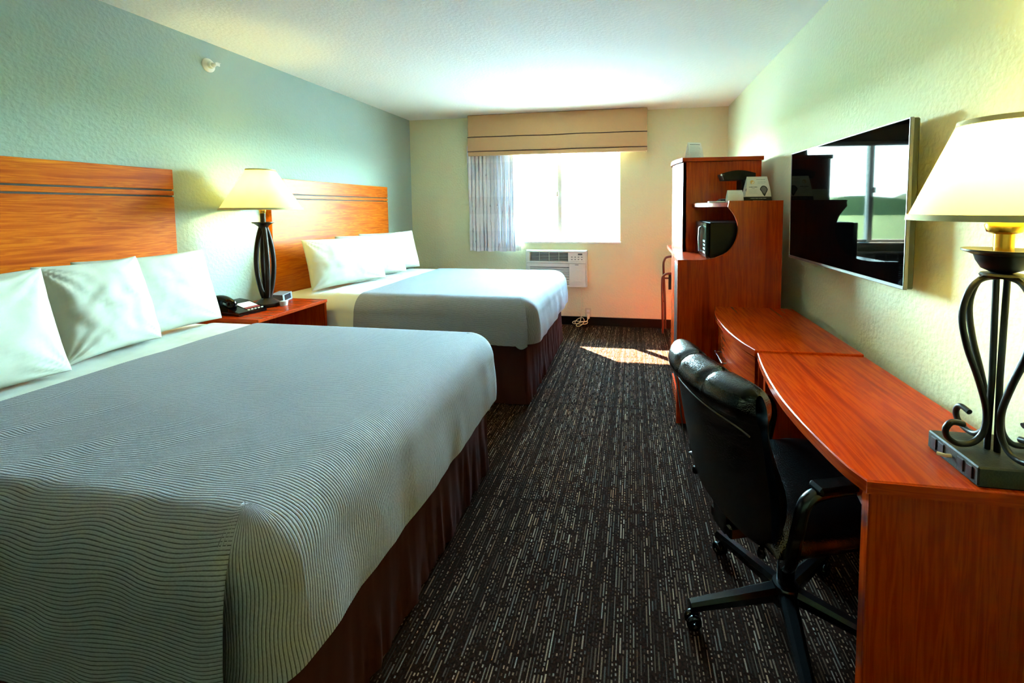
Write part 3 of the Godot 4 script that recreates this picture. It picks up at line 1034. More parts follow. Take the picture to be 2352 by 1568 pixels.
func build_desk() -> void:
	var d_front := smooth2([Vector2(3.182, 2.216), Vector2(3.152, 2.38), Vector2(3.141, 2.54), Vector2(3.145, 2.74), Vector2(3.168, 2.92), Vector2(3.198, 3.036)], 5)
	var t_front := smooth2([Vector2(3.207, 3.042), Vector2(3.186, 3.17), Vector2(3.168, 3.32), Vector2(3.159, 3.45), Vector2(3.158, 3.56), Vector2(3.166, 3.70), Vector2(3.184, 3.85), Vector2(3.206, 3.924)], 5)
	var dr := thing("dresser", "orange wood dresser with bowed drawer fronts next to the microwave cabinet", "dresser", V(0, 0, 0))
	part("top", slab(d_front, 0.727, 0.757), M.wood_top, dr)
	part("side_panel", G().bx(V(3.21, 0, 2.216), V(BACK_X, 0.722, 2.236), 0.002), M.wood_up, dr)
	part("side_panel", G().bx(V(3.22, 0, 3.005), V(BACK_X, 0.722, 3.025), 0.002), M.wood_up, dr)
	part("back_panel", G().bx(V(BACK_X - 0.012, 0.04, 2.236), V(BACK_X, 0.722, 3.005)), M.wood_up, dr)
	var ys := [0.06, 0.275, 0.49, 0.715]
	for k in 3:
		var outline := []
		for p in d_front:
			if p.y > 2.232 and p.y < 3.012: outline.append(p + Vector2(0.022, 0))
		var poly := PackedVector2Array(outline)
		for q in range(outline.size() - 1, -1, -1): poly.append(outline[q] + Vector2(0.02, 0))
		var f := part("drawer_front", G().prism(poly, 1, ys[k], ys[k + 1] - 0.006), M.wood_top, dr)
		var yy: float = ys[k] + 0.10 if k < 2 else 0.56
		var hp := [V(3.166, yy, 2.48), V(3.142, yy, 2.48), V(3.142, yy, 2.66), V(3.166, yy, 2.66)]
		var hg := G()
		hg.tube(PackedVector3Array([hp[0], hp[1]]), 0.005, 8); hg.tube(PackedVector3Array([V(3.142, yy, 2.472), V(3.142, yy, 2.668)]), 0.006, 8); hg.tube(PackedVector3Array([hp[2], hp[3]]), 0.005, 8)
		part("handle", hg, M.chrome, f, "chrome bar handle")
	part("plinth", G().bx(V(3.215, 0, 2.236), V(BACK_X - 0.02, 0.06, 3.005)), M.wood_up, dr)

	var dk := thing("desk", "orange wood writing desk with bowed front edge against the cream wall", "desk", V(0, 0, 0))
	part("top", slab(t_front, 0.720, 0.750), M.wood_top, dk)
	part("end_panel", G().bx(V(3.222, 0, 3.872), V(BACK_X, 0.72, 3.905), 0.002), M.wood_up, dk)
	part("edge_band", G().bx(V(3.206, 0.720, 3.9235), V(BACK_X, 0.7475, 3.926)), M.wood_x, dk)
	part("end_panel", G().bx(V(3.232, 0, 3.05), V(BACK_X, 0.72, 3.075), 0.002), M.wood_up, dk)
	part("modesty_panel", G().bx(V(BACK_X - 0.03, 0.30, 3.075), V(BACK_X - 0.012, 0.72, 3.872)), M.wood_up, dk)
	# apron under the front edge, deeper towards the ends
	var ap := PackedVector2Array()
	for k in 21:
		var t := k / 20.0
		ap.append(Vector2(lerpf(3.075, 3.872, t), 0.72 - 0.035 - 0.075 * pow(absf(2.0 * t - 1.0), 2.4)))
	ap.append(Vector2(3.872, 0.72)); ap.append(Vector2(3.075, 0.72))
	part("apron", G().prism(ap, 0, 3.245, 3.263), M.wood_top, dk)


func slab(front: PackedVector2Array, y0: float, y1: float) -> Geo:
	var p := front.duplicate()
	p.append(Vector2(BACK_X, front[front.size() - 1].y))
	p.append(Vector2(BACK_X, front[0].y))
	var g := G()
	# eased top edge: a thin inset layer on the full slab
	g.prism(p, 1, y0, y1 - 0.003)
	var q := PackedVector2Array()
	for k in p.size():
		q.append(Vector2(minf(p[k].x + 0.003, BACK_X), clampf(p[k].y, front[0].y + 0.003, front[front.size() - 1].y - 0.003)))
	var t := Geometry2D.triangulate_polygon(q)
	var s := g.v.size()
	for k in q.size(): g.vert(V(q[k].x, y1, q[k].y), Vector3.UP, q[k])
	for k in range(0, t.size(), 3): g.tri_i(s + t[k], s + t[k + 1], s + t[k + 2])
	for k in p.size():
		var j := (k + 1) % p.size()
		var e := V(p[j].x - p[k].x, 0, p[j].y - p[k].y)
		var nn := V(e.z, 0, -e.x).normalized()
		if nn.dot(V(p[k].x - 3.4, 0, p[k].y - (front[0].y + front[front.size() - 1].y) * 0.5)) < 0: nn = -nn
		g.quad(V(p[k].x, y1 - 0.003, p[k].y), V(p[j].x, y1 - 0.003, p[j].y), V(q[j].x, y1, q[j].y), V(q[k].x, y1, q[k].y), (nn + Vector3.UP).normalized())
	return g


# ------------------------------------------------------------------ cabinet with microwave bay
func build_cabinet() -> void:
	var c := thing("microwave_cabinet", "red brown wood cabinet with tall wardrobe section and round cut-out side", "cabinet", V(0, 0, 0))
	var xb := 3.56
	# near side panel with the round bay cut from its front
	var pr := [Vector2(2.962, 0), Vector2(xb, 0), Vector2(xb, 1.402), Vector2(3.256, 1.402), Vector2(3.25, 1.366)]
	var arc := smooth2([Vector2(3.25, 1.366), Vector2(3.29, 1.31), Vector2(3.311, 1.235), Vector2(3.298, 1.16), Vector2(3.255, 1.095), Vector2(3.18, 1.055), Vector2(3.10, 1.042)], 5)
	var side := PackedVector2Array()
	for p in pr.slice(0, 4): side.append(p)
	for p in arc: side.append(p)
	side.append(Vector2(2.962, 1.04))
	part("side_panel", G().prism(side, 2, 2.184, 2.210), M.wood_up, c)
	part("edge_band", G().bx(V(2.959, 0.0, 2.184), V(2.9625, 1.04, 2.210)), M.wood_up, c)
	part("counter", G().prism(PackedVector2Array([Vector2(2.962, 2.184), Vector2(xb, 2.184), Vector2(xb, 1.60), Vector2(2.985, 1.60)]), 1, 1.005, 1.03), M.wood_x, c)
	part("upper_shelf", G().prism(PackedVector2Array([Vector2(3.25, 2.184), Vector2(xb, 2.184), Vector2(xb, 1.60), Vector2(3.12, 1.60), Vector2(3.13, 1.75), Vector2(3.155, 1.95), Vector2(3.19, 2.08)]), 1, 1.366, 1.392, 40), M.wood_x, c)
	part("back_panel", G().bx(V(xb - 0.012, 0.05, 1.60), V(xb, 1.366, 2.184)), M.wood_up, c)
	# tall section with bowed door
	var bow := smooth2([Vector2(3.055, 1.60), Vector2(3.018, 1.45), Vector2(3.004, 1.29), Vector2(3.018, 1.13), Vector2(3.055, 0.98)], 6)
	part("tall_side_panel", G().bx(V(3.052, 0, 1.578), V(3.60, 1.70, 1.60), 0.002), M.wood_up, c)
	part("tall_side_panel", G().bx(V(3.052, 0, 0.98), V(3.60, 1.70, 1.002), 0.002), M.wood_up, c)
	part("tall_back_panel", G().bx(V(3.588, 0, 1.002), V(3.60, 1.70, 1.578)), M.wood_up, c)
	var outline := PackedVector2Array()
	for p in bow: outline.append(p)
	for k in range(bow.size() - 1, -1, -1): outline.append(bow[k] + Vector2(0.02, 0))
	part("tall_door", G().prism(outline, 1, 1.03, 1.695), M.wood_up, c)
	part("lower_door", G().prism(outline, 1, 0.07, 0.99), M.wood_up, c)
	var tp := PackedVector2Array()
	for p in bow: tp.append(p + Vector2(-0.012, 0.0))
	tp[0].y = 1.612; tp[tp.size() - 1].y = 0.968
	tp.append(Vector2(3.612, 0.968)); tp.append(Vector2(3.612, 1.612))
	part("top_board", G().prism(tp, 1, 1.702, 1.73), M.wood_x, c)
	part("waist_board", G().prism(PackedVector2Array([Vector2(2.985, 1.60), Vector2(2.985, 1.0), Vector2(3.06, 1.0), Vector2(3.06, 1.60)]), 1, 1.0, 1.028), M.wood_x, c)
	part("plinth", G().bx(V(2.985, 0, 1.60), V(3.02, 0.09, 2.184)), M.wood_up, c)

	# refrigerator in the lower bay
	var fr := thing("mini_refrigerator", "black mini refrigerator in the lower bay of the microwave cabinet", "refrigerator", V(0, 0, 0))
	part("body", G().bx(V(3.03, 0.005, 1.635), V(3.52, 0.97, 2.165), 0.006), M.black, fr)
	part("door", G().bx(V(2.992, 0.10, 1.635), V(3.027, 0.97, 2.165), 0.008), M.black, fr)

	# microwave on the counter
	var mw := thing("microwave", "black microwave oven in the round bay of the cabinet", "microwave", V(0, 0, 0))
	part("body", G().bx(V(3.16, 1.04, 1.66), V(3.50, 1.268, 2.12), 0.006), M.black, mw)
	part("door", G().bx(V(3.138, 1.045, 1.66), V(3.159, 1.265, 2.0), 0.004), M.black_gloss, mw)
	part("control_panel", G().bx(V(3.138, 1.045, 2.003), V(3.159, 1.265, 2.12), 0.004), M.black_gloss, mw)
	part("door_handle", G().tube(PackedVector3Array([V(3.138, 1.07, 1.985), V(3.118, 1.08, 1.985), V(3.114, 1.155, 1.985), V(3.118, 1.23, 1.985), V(3.138, 1.24, 1.985)]), 0.006, 8), M.silver, mw)
	for k in 12:
		part("button", G().box(V(3.137, 1.075 + (k / 3) * 0.024, 2.030 + (k % 3) * 0.030), V(0.004, 0.014, 0.02), 0.001), M.button, mw)
	for z in [1.70, 2.08]:
		for x in [3.20, 3.46]:
			part("foot", G().lathe(PackedVector2Array([Vector2(0, 0), Vector2(0.012, 0), Vector2(0.012, 0.012), Vector2(0, 0.012)]), V(x, 1.03, z), 10), M.black, mw)

	# coffee maker on the upper shelf
	var cm := thing("coffee_maker", "black coffee maker with overhanging brew head on the cabinet shelf", "coffee maker", V(3.40, 1.392, 1.80), 0.0)
	part("base", G().box(V(-0.02, 0.012, 0), V(0.22, 0.024, 0.15), 0.006), M.black, cm)
	part("column", G().bx(V(0.0, 0.024, -0.07), V(0.09, 0.16, 0.07), 0.008), M.black, cm)
	var hd := PackedVector2Array()
	for k in 13:
		var t := k / 12.0
		hd.append(Vector2(lerpf(-0.125, 0.09, t), 0.198 + 0.020 * sin(PI * t)))
	hd.append(Vector2(0.09, 0.155)); hd.append(Vector2(-0.11, 0.155))
	part("brew_head", G().prism(hd, 2, -0.075, 0.075, 20), M.black, cm)
	part("lid_button", G().box(V(-0.115, 0.190, 0.05), V(0.02, 0.012, 0.05), 0.004), M.silver, cm)
	part("mug_grate", G().bx(V(-0.12, 0.024, -0.05), V(-0.01, 0.028, 0.05)), M.silver, cm)

	# printed cards
	card_tent("tent_card", "white tent card printed with a balloon and dark banner on the cabinet shelf", V(3.455, 1.393, 2.035), 0.05, 0.165, 0.158, 0.075, M.card0, 0.74)
	card_tent("tent_card", "small cream tent card in front of the coffee maker", V(3.325, 1.393, 2.03), 0.02, 0.10, 0.075, 0.05, M.card1, 0.9)
	card_tent("tent_card", "white printed tent card on top of the tall cabinet", V(3.165, 1.731, 1.33), 0.35, 0.135, 0.145, 0.06, M.card2, 0.8)
	single("sugar_packet", G().box(V(3.215, 1.398, 2.02), V(0.10, 0.010, 0.06), 0.003), M.paper, "flat white paper packet at the edge of the cabinet shelf", "packet")


# a folded card: two printed leaves leaning together; narrower towards the fold
func card_tent(called: String, label: String, at: Vector3, turn: float, w: float, h: float, d: float, m: Material, taper: float) -> void:
	var t := thing(called, label, "card", at, turn, "printed cards on the cabinet")
	for sg in [1.0, -1.0]:
		var g := G()
		var a := V(-w / 2, 0, sg * d / 2)
		var b := V(w / 2, 0, sg * d / 2)
		var c := V(w / 2 * taper, h, sg * 0.004)
		var e := V(-w / 2 * taper, h, sg * 0.004)
		var nn := V(0, d / 2, sg * h).normalized()
		var rows := []
		var uvs := []
		for i in 6:
			var v := i / 5.0
			var bow := V(0, 0.0, sg * 0.010 * sin(PI * v))
			rows.append([a.lerp(e, v) + bow, b.lerp(c, v) + bow])
			uvs.append([Vector2(0.0 if sg > 0 else 1.0, 1.0 - v), Vector2(1.0 if sg > 0 else 0.0, 1.0 - v)])
		g.sheet(rows, uvs, sg > 0)
		part("leaf", g, m, t)
	part("fold", G().tube(PackedVector3Array([V(-w / 2 * taper, h, 0), V(w / 2 * taper, h, 0)]), 0.004, 6), M.paper, t)


# ------------------------------------------------------------------ desk chair
func build_chair() -> void:
	var c := thing("office_chair", "black leather swivel chair with loop arms pushed up to the desk", "chair", V(3.18, 0, 3.52), 0.33)
	# local axes: +x towards the desk, +z towards the camera side
	var seat_y := 0.46
	# seat cushion
	part("seat", cushion(0.48, 0.50, 0.10, 501), M.leather, c).transform = Transform3D(Basis(), V(0.02, seat_y, 0))
	# backrest: padded shell, reclined, rolled at the top
	var rows := []
	var uvs := []
	var outline := [Vector2(0.0, 0.0), Vector2(0.035, 0.0), Vector2(0.075, 0.06), Vector2(0.085, 0.14), Vector2(0.065, 0.22), Vector2(0.045, 0.30), Vector2(0.046, 0.35), Vector2(0.066, 0.385), Vector2(0.066, 0.425), Vector2(0.030, 0.458), Vector2(-0.025, 0.455), Vector2(-0.055, 0.42), Vector2(-0.050, 0.385), Vector2(-0.028, 0.355), Vector2(-0.026, 0.25), Vector2(-0.022, 0.12), Vector2(-0.018, 0.0), Vector2(0.0, 0.0)]
	var pro := smooth2(outline, 4)
	for i in pro.size():
		var row := []
		var u := []
		for j in 33:
			var s := j / 32.0 * 2.0 - 1.0
			var e := 1.0 - pow(absf(s), 6.0)
			var half := 0.235 * (1.0 - 0.10 * pow(maxf(0.0, 1.0 - pro[i].y / 0.2), 2.0))
			var mid := V(0.006, pro[i].y, 0)
			var p := V(pro[i].x, pro[i].y, 0)
			p = mid.lerp(p, 0.25 + 0.75 * sqrt(maxf(e, 0.0)))
			p.y = 0.23 + (p.y - 0.23) * (0.93 + 0.07 * sqrt(maxf(e, 0.0)))
			# upholstery pulls in at two upright tucks on the roll
			if p.y > 0.36: p.x += 0.006 * exp(-pow((absf(s) - 0.32) / 0.05, 2.0)) * (1.0 if p.x < 0.0 else -1.0)
			if p.y > 0.40: p.y -= 0.008 * exp(-pow((absf(s) - 0.32) / 0.05, 2.0))
			p.z = s * half
			p.x -= 0.03 * (1.0 - s * s) - 0.03
			row.append(p); u.append(Vector2(j / 32.0, i * 0.03))
		rows.append(row); uvs.append(u)
	var bk := part("backrest", G().sheet(rows, uvs), M.leather, c)
	bk.transform = Transform3D(Basis(Vector3(0, 0, 1), 0.16), V(-0.235, 0.445, 0))
	var seam := []
	for k in 21:
		var t := k / 10.0 - 1.0
		seam.append(V(-0.030 + 0.03 * t * t, 0.352 - 0.012 * pow(absf(t), 6.0), t * 0.228))
	part("piping", G().tube(PackedVector3Array(seam), 0.0022, 6), M.piping, bk)
	seam = []
	for k in 13: seam.append(V(0.004, 0.34 - k * 0.024, -0.2335 + 0.002 * sin(k * 0.5)))
	part("piping", G().tube(PackedVector3Array(seam), 0.0022, 6), M.piping, bk)
	part("back_bracket", G().bx(V(-0.24, 0.36, -0.035), V(-0.215, 0.60, 0.035), 0.004), M.chair_plastic, c)
	part("seat_plate", G().bx(V(-0.235, 0.36, -0.06), V(0.10, 0.40, 0.06), 0.006), M.chair_plastic, c)
	for sg in [-1.0, 1.0]:
		part("bolt", G().lathe(PackedVector2Array([Vector2(0.0, -0.01), Vector2(0.011, -0.01), Vector2(0.012, 0.0), Vector2(0.008, 0.012), Vector2(0, 0.014)]), V(-0.222, 0.43, sg * 0.19), 12), M.chair_plastic, c)
		# loop arms
		var pts := [V(-0.17, 0.41, sg * 0.22), V(-0.19, 0.46, sg * 0.262), V(-0.18, 0.55, sg * 0.272), V(-0.16, 0.625, sg * 0.275), V(-0.10, 0.645, sg * 0.275), V(0.02, 0.645, sg * 0.275), V(0.10, 0.635, sg * 0.275), V(0.135, 0.58, sg * 0.272), V(0.12, 0.50, sg * 0.268), V(0.09, 0.44, sg * 0.25), V(0.07, 0.41, sg * 0.22)]
		var arm := part("armrest", G().tube(smooth_path(pts, 5), 0.017, 10), M.chair_plastic, c)
		part("arm_pad", G().box(V(-0.03, 0.657, sg * 0.275), V(0.22, 0.022, 0.05), 0.008), M.chair_plastic, arm)
	part("gas_lift", G().lathe(PackedVector2Array([Vector2(0.026, 0.10), Vector2(0.026, 0.24), Vector2(0.016, 0.245), Vector2(0.016, 0.37)]), Vector3.ZERO, 20), M.chair_plastic, c)
	part("hub", G().lathe(PackedVector2Array([Vector2(0, 0.075), Vector2(0.045, 0.08), Vector2(0.05, 0.11), Vector2(0.038, 0.14), Vector2(0, 0.145)]), Vector3.ZERO, 24), M.chair_plastic, c)
	for k in 5:
		# world directions of the five legs, one towards the beds
		var a := deg_to_rad(168.0 + 72.0 * k)
		var wd := V(cos(a), 0, sin(a))
		var d := wd.rotated(Vector3.UP, -0.33)
		var perp := d.cross(Vector3.UP)
		var lg := G()
		var sec := func(t: float) -> Array:
			var o := d * lerpf(0.03, 0.315, t) + V(0, lerpf(0.118, 0.078, t), 0)
			var hw := lerpf(0.026, 0.017, t)
			var hh := lerpf(0.018, 0.012, t)
			return [o - perp * hw - V(0, hh, 0), o + perp * hw - V(0, hh, 0), o + perp * hw + V(0, hh * 0.4, 0), o + perp * hw * 0.5 + V(0, hh, 0), o - perp * hw * 0.5 + V(0, hh, 0), o - perp * hw + V(0, hh * 0.4, 0)]
		var prev: Array = sec.call(0.0)
		for i in range(1, 7):
			var cur: Array = sec.call(i / 6.0)
			for q in 6:
				var r := (q + 1) % 6
				var nn: Vector3 = ((prev[q] + prev[r]) * 0.5 - (prev[0] + prev[1] + prev[3] + prev[4]) * 0.25).normalized()
				lg.quad(prev[q], prev[r], cur[r], cur[q], nn)
			prev = cur
		lg.quad(prev[0], prev[1], prev[2], prev[5], d); lg.quad(prev[5], prev[2], prev[3], prev[4], d)
		var leg := part("leg", lg, M.chair_plastic, c)
		var w := d * 0.305
		var cas := G()
		for s in [-1.0, 1.0]:
			var rim := PackedVector3Array()
			for q in 16:
				var b := TAU * q / 16.0
				rim.append(w + perp * (0.012 * s) + d * (0.016 * cos(b)) + V(0, 0.0255 + 0.016 * sin(b), 0))
			cas.tube(rim, 0.0095, 8, -1.0, true)
		cas.tube(PackedVector3Array([w + V(0, 0.03, 0), w + V(0, 0.075, 0)]), 0.006, 8)
		part("caster", cas, M.chair_plastic, leg)


func cushion(lx: float, lz: float, h: float, sd: int) -> Geo:
	var f := FastNoiseLite.new()
	f.seed = sd; f.frequency = 1.0
	var g := G()
	for sg in [1.0, -1.0]:
		var rows := []
		var uvs := []
		for i in 25:
			var row := []
			var u := []
			for j in 25:
				var a := sin((i / 24.0 - 0.5) * PI)
				var b := sin((j / 24.0 - 0.5) * PI)
				var t := pow(maxf(0.0, (1.0 - pow(absf(a), 5.0)) * (1.0 - pow(absf(b), 5.0))), 0.5)
				row.append(V(a * lx * 0.5, sg * h * 0.5 * t, b * lz * 0.5)); u.append(Vector2(a, b))
			rows.append(row); uvs.append(u)
		g.sheet(rows, uvs, sg > 0)
	return g


# ------------------------------------------------------------------ desk lamp
func build_desk_lamp() -> void:
	var at := V(3.512, 0.75, 3.832)
	var l := thing("desk_lamp", "black iron scroll lamp with square outlet base, lit, on the desk", "lamp", at)
	var bs := part("base", G().box(V(0, 0.024, 0), V(0.165, 0.044, 0.165), 0.003), M.iron_base, l)
	part("base_foot", G().box(V(0, 0.0, 0) + V(0, 0.002, 0), V(0.158, 0.004, 0.158)), M.black, l)
	# outlets and switch in the side towards the room
	for z in [-0.058, -0.032, 0.032, 0.058]:
		part("outlet", G().box(V(-0.0835, 0.024, z), V(0.004, 0.028, 0.019), 0.001), M.outlet_blue, bs)
	part("switch_knob", G().tube(PackedVector3Array([V(-0.082, 0.024, 0), V(-0.094, 0.024, 0.0), V(-0.104, 0.022, -0.012)]), 0.0045, 8), M.cream_plastic, bs)
	for s in [-1.0, 1.0]:
		part("stem", G().tube(PackedVector3Array([V(0.006 * s, 0.046, 0.006 * s), V(0.005 * s, 0.22, 0.004 * s), V(0.008 * s, 0.455, 0.004 * s)]), 0.0065, 10), M.iron, l)
	for k in 4:
		var a := TAU * k / 4.0 + 3.05
		var d := V(cos(a), 0, sin(a))
		var pr := [Vector2(0.012, 0.455), Vector2(0.045, 0.447), Vector2(0.070, 0.415), Vector2(0.080, 0.36), Vector2(0.066, 0.29), Vector2(0.040, 0.22), Vector2(0.020, 0.155), Vector2(0.016, 0.115), Vector2(0.024, 0.082), Vector2(0.046, 0.061), Vector2(0.076, 0.060), Vector2(0.098, 0.074), Vector2(0.103, 0.094), Vector2(0.090, 0.110), Vector2(0.064, 0.106)]
		var pts := []
		for p in pr: pts.append(d * p.x + V(0, p.y, 0))
		part("scroll", G().tube(smooth_path(pts, 5), 0.0068, 10), M.iron, l)
	part("collar_ring", G().lathe(PackedVector2Array([Vector2(0, 0.452), Vector2(0.036, 0.452), Vector2(0.039, 0.457), Vector2(0.036, 0.462), Vector2(0, 0.463)]), Vector3.ZERO, 32), M.iron, l)
	part("dish", G().lathe(PackedVector2Array([Vector2(0, 0.462), Vector2(0.018, 0.463), Vector2(0.036, 0.472), Vector2(0.046, 0.490), Vector2(0.050, 0.503), Vector2(0.072, 0.512), Vector2(0.072, 0.516), Vector2(0.040, 0.514), Vector2(0, 0.510)]), Vector3.ZERO, 36), M.iron, l)
	part("candle_sleeve", G().lathe(PackedVector2Array([Vector2(0.0175, 0.51), Vector2(0.0175, 0.552), Vector2(0, 0.553)]), Vector3.ZERO, 20), M.brass, l)
	part("socket", G().lathe(PackedVector2Array([Vector2(0.015, 0.55), Vector2(0.030, 0.556), Vector2(0.034, 0.570), Vector2(0.026, 0.588), Vector2(0.018, 0.60), Vector2(0.018, 0.63), Vector2(0, 0.63)]), Vector3.ZERO, 24), M.brass, l)
	lamp_top(l, at, 0.583, 0.806, 0.176, 0.088, 0.69, 0.22)


# ------------------------------------------------------------------ television
func build_tv() -> void:
	# hung on an arm, turned a little towards the room's entrance
	var t := thing("television", "flat wall television with silver edge mirroring the window", "television", V(3.600, 1.37, 2.7705), 0.032)
	var w := 0.5165
	var h := 0.298
	part("housing", G().bx(V(0.006, -h + 0.002, -w + 0.002), V(0.032, h - 0.002, w - 0.002), 0.004), M.bezel, t)
	part("back_box", G().bx(V(0.032, -0.18, -0.3), V(0.05, 0.18, 0.3), 0.004), M.black, t)
	part("wall_mount", G().bx(V(0.05, -0.12, -0.15), V(0.084, 0.13, 0.15)), M.black, t)
	part("screen", G().bx(V(0.0, -h + 0.012, -w + 0.006), V(0.008, h - 0.006, w - 0.006)), M.screen, t, "black glossy screen")
	part("bezel_bottom", G().bx(V(-0.003, -h, -w), V(0.012, -h + 0.013, w), 0.002), M.silver, t)
	part("bezel_top", G().bx(V(-0.002, h - 0.006, -w), V(0.012, h, w), 0.002), M.silver, t)
	part("bezel_side", G().bx(V(-0.002, -h, -w), V(0.012, h, -w + 0.006), 0.002), M.silver, t)
	part("bezel_side", G().bx(V(-0.002, -h, w - 0.006), V(0.012, h, w), 0.002), M.silver, t)


# ------------------------------------------------------------------ wall unit, rack, sprinkler, outlet
func build_small() -> void:
	var a := thing("air_conditioner", "white wall air conditioner with slatted vent under the window", "air conditioner", V(0, 0, 0))
	var x0 := 1.452
	var x1 := 2.17
	var y0 := 0.456
	var y1 := 0.882
	# shell: back plate and rim, so that the vents are real openings
	part("back_plate", G().bx(V(x0 + 0.01, y0 + 0.01, 0.0), V(x1 - 0.01, y1 - 0.01, 0.006)), M.vent_plastic, a)
	part("case_side", G().bx(V(x0, y0, 0.0), V(x0 + 0.014, y1, 0.072), 0.004), M.white_plastic, a)
	part("case_side", G().bx(V(x1 - 0.014, y0, 0.0), V(x1, y1, 0.072), 0.004), M.white_plastic, a)
	part("case_top", G().bx(V(x0 + 0.012, y1 - 0.012, 0.0), V(x1 - 0.012, y1, 0.072), 0.003), M.white_plastic, a)
	part("case_bottom", G().bx(V(x0 + 0.012, y0, 0.0), V(x1 - 0.012, y0 + 0.012, 0.072), 0.003), M.white_plastic, a)
	part("front_band", G().bx(V(x0 + 0.012, y1 - 0.028, 0.02), V(x1 - 0.012, y1 - 0.006, 0.08), 0.004), M.white_plastic, a)
	part("front_band", G().bx(V(x0 + 0.012, y1 - 0.150, 0.02), V(x1 - 0.012, y1 - 0.128, 0.08), 0.004), M.white_plastic, a)
	part("front_band", G().bx(V(x0 + 0.012, y1 - 0.130, 0.02), V(x0 + 0.05, y1 - 0.026, 0.08), 0.003), M.white_plastic, a)
	for k in 5:
		part("slat", G().box(V(x0 + 0.275, y1 - 0.042 - k * 0.018, 0.066), V(0.45, 0.0035, 0.016), 0.001), M.white_plastic, a)
	for k in 3:
		part("vane", G().box(V(x0 + 0.16 + k * 0.115, y1 - 0.078, 0.05), V(0.005, 0.098, 0.018), 0.001), M.white_plastic, a)
	var cp := part("control_panel", G().bx(V(x0 + 0.50, y1 - 0.130, 0.02), V(x1 - 0.012, y1 - 0.026, 0.078), 0.003), M.white_plastic, a)
	part("display", G().bx(V(x0 + 0.615, y1 - 0.055, 0.078), V(x0 + 0.665, y1 - 0.037, 0.0795)), M.button, cp)
	for k in 8:
		part("button", G().box(V(x0 + 0.545 + (k % 4) * 0.038, y1 - 0.078 - (k / 4) * 0.028, 0.079), V(0.016, 0.008, 0.003), 0.001), M.button, cp)
	# lower front: solid at the right, louvers over the intake at the left
	part("front_panel", G().bx(V(x0 + 0.51, y0 + 0.008, 0.02), V(x1 - 0.016, y1 - 0.152, 0.072), 0.003), M.white_plastic, a)
	part("front_rail", G().bx(V(x0 + 0.012, y1 - 0.197, 0.02), V(x0 + 0.51, y1 - 0.152, 0.072), 0.003), M.white_plastic, a)
	part("front_rail", G().bx(V(x0 + 0.012, y0 + 0.008, 0.02), V(x0 + 0.04, y1 - 0.197, 0.072), 0.003), M.white_plastic, a)
	part("maker_mark", G().box(V(x0 + 0.60, y1 - 0.168, 0.0725), V(0.04, 0.006, 0.001)), M.button, a)
	for k in 11:
		part("louver", G().box(V(x0 + 0.275, y1 - 0.212 - k * 0.0195, 0.062), V(0.47, 0.0125, 0.014), 0.002), M.white_plastic, a)
	for k in 12:
		part("rib", G().box(V(x0 + 0.60, y1 - 0.215 - k * 0.016, 0.0725), V(0.15, 0.003, 0.003), 0.001), M.white_plastic, a)

	var o := thing("wall_outlet", "cream wall outlet with plug under the air conditioner", "outlet", V(2.175, 0.145, 0))
	part("plate", G().box(V(0, 0, 0.003), V(0.072, 0.116, 0.006), 0.002), M.cream_plastic, o)
	part("receptacle", G().box(V(0, 0.022, 0.006), V(0.034, 0.03, 0.004), 0.003), M.white_plastic, o)
	part("receptacle", G().box(V(0, -0.022, 0.006), V(0.034, 0.03, 0.004), 0.003), M.white_plastic, o)
	var cord := thing("power_cord", "coiled cream power cord hanging from the air conditioner to the outlet", "cord", V(0, 0, 0))
	var pts := [V(2.10, 0.452, 0.03), V(2.10, 0.34, 0.025), V(2.10, 0.2, 0.025), V(2.095, 0.1, 0.035), V(2.08, 0.045, 0.06), V(2.03, 0.03, 0.075), V(2.0, 0.045, 0.08), V(2.03, 0.065, 0.085), V(2.10, 0.06, 0.08), V(2.17, 0.06, 0.07), V(2.16, 0.035, 0.075), V(2.09, 0.03, 0.085), V(2.03, 0.045, 0.09), V(2.06, 0.085, 0.07), V(2.115, 0.10, 0.06), V(2.135, 0.06, 0.075), V(2.10, 0.02, 0.10), V(2.06, 0.012, 0.115), V(2.05, 0.03, 0.11), V(2.10, 0.055, 0.09), V(2.16, 0.06, 0.07), V(2.178, 0.09, 0.045)]
	part("cable", G().tube(smooth_path(pts, 6), 0.0042, 8), M.cord, cord)
	part("plug", G().box(V(2.178, 0.108, 0.024), V(0.03, 0.05, 0.03), 0.005), M.cord, cord)

	# folded luggage rack leaning by the cabinet
	var r := thing("luggage_rack", "folded brown tube luggage rack against the wall behind the cabinet", "luggage rack", V(0, 0, 0))
	part("frame", G().tube(smooth_path([V(3.005, 0.008, 0.24), V(2.998, 0.35, 0.25), V(2.994, 0.58, 0.255), V(3.01, 0.635, 0.255), V(3.055, 0.66, 0.255), V(3.2, 0.662, 0.255), V(3.42, 0.66, 0.255), V(3.465, 0.635, 0.255), V(3.48, 0.58, 0.255), V(3.48, 0.008, 0.24)], 6), 0.0125, 10), M.rack, r)
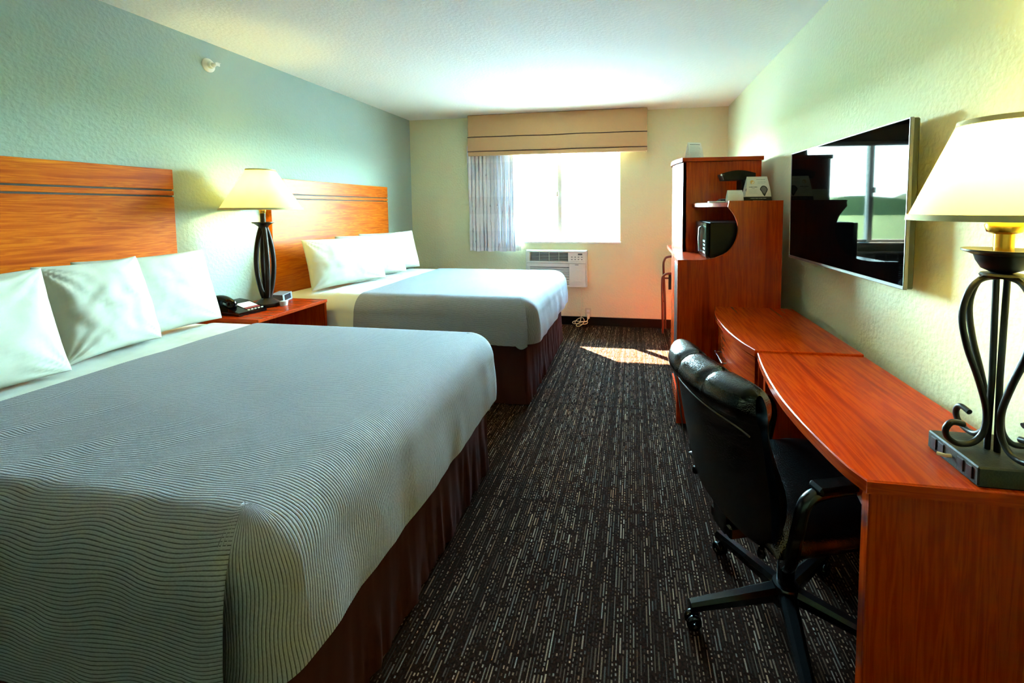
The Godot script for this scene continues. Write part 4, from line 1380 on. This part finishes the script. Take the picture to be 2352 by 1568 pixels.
	part("frame", G().tube(smooth_path([V(3.045, 0.008, 0.05), V(3.035, 0.35, 0.09), V(3.015, 0.70, 0.13), V(3.022, 0.785, 0.14), V(3.06, 0.825, 0.14), V(3.2, 0.835, 0.14), V(3.42, 0.83, 0.14), V(3.46, 0.79, 0.14), V(3.465, 0.70, 0.13), V(3.46, 0.008, 0.05)], 6), 0.0125, 10), M.rack, r)
	part("cross_rail", G().tube(PackedVector3Array([V(3.02, 0.60, 0.19), V(3.46, 0.60, 0.19)]), 0.009, 8), M.rack, r)
	part("pivot", G().tube(PackedVector3Array([V(3.01, 0.36, 0.08), V(3.01, 0.36, 0.26)]), 0.006, 8), M.rack, r)
	for x in [3.085, 3.24, 3.40]:
		part("strap", G().bx(V(x - 0.022, 0.48, 0.205), V(x + 0.022, 0.66, 0.21)), M.strap, r)

	# sidewall sprinkler head
	var s := thing("fire_sprinkler", "white sidewall fire sprinkler with round plate high on the teal wall", "sprinkler", V(0, 2.295, 2.552))
	var along := Basis(Vector3(0, 0, 1), -PI / 2)
	var e := part("escutcheon", G().lathe(PackedVector2Array([Vector2(0, 0), Vector2(0.043, 0), Vector2(0.043, 0.005), Vector2(0.036, 0.012), Vector2(0.022, 0.016), Vector2(0.020, 0.034), Vector2(0, 0.036)]), Vector3.ZERO, 32), M.white_plastic, s)
	e.basis = along
	part("nozzle", G().lathe(PackedVector2Array([Vector2(0, 0.034), Vector2(0.013, 0.034), Vector2(0.012, 0.05), Vector2(0.007, 0.056), Vector2(0, 0.058)]), Vector3.ZERO, 20), M.white_plastic, s).basis = along
	for sg in [-1.0, 1.0]:
		part("frame_arm", G().tube(smooth_path([V(0.044, 0, sg * 0.012), V(0.058, 0, sg * 0.014), V(0.072, 0, sg * 0.004)], 4), 0.0025, 6), M.white_plastic, s)
	part("glass_bulb", G().tube(PackedVector3Array([V(0.056, 0, 0), V(0.07, 0, 0)]), 0.0026, 6), M.button, s)
	for k in 5:
		part("deflector_tine", G().box(V(0.076, 0.010, -0.012 + k * 0.006), V(0.012, 0.002, 0.003)), M.white_plastic, s)
	part("deflector", G().box(V(0.072, 0.0, 0), V(0.002, 0.018, 0.03), 0.0005), M.white_plastic, s)
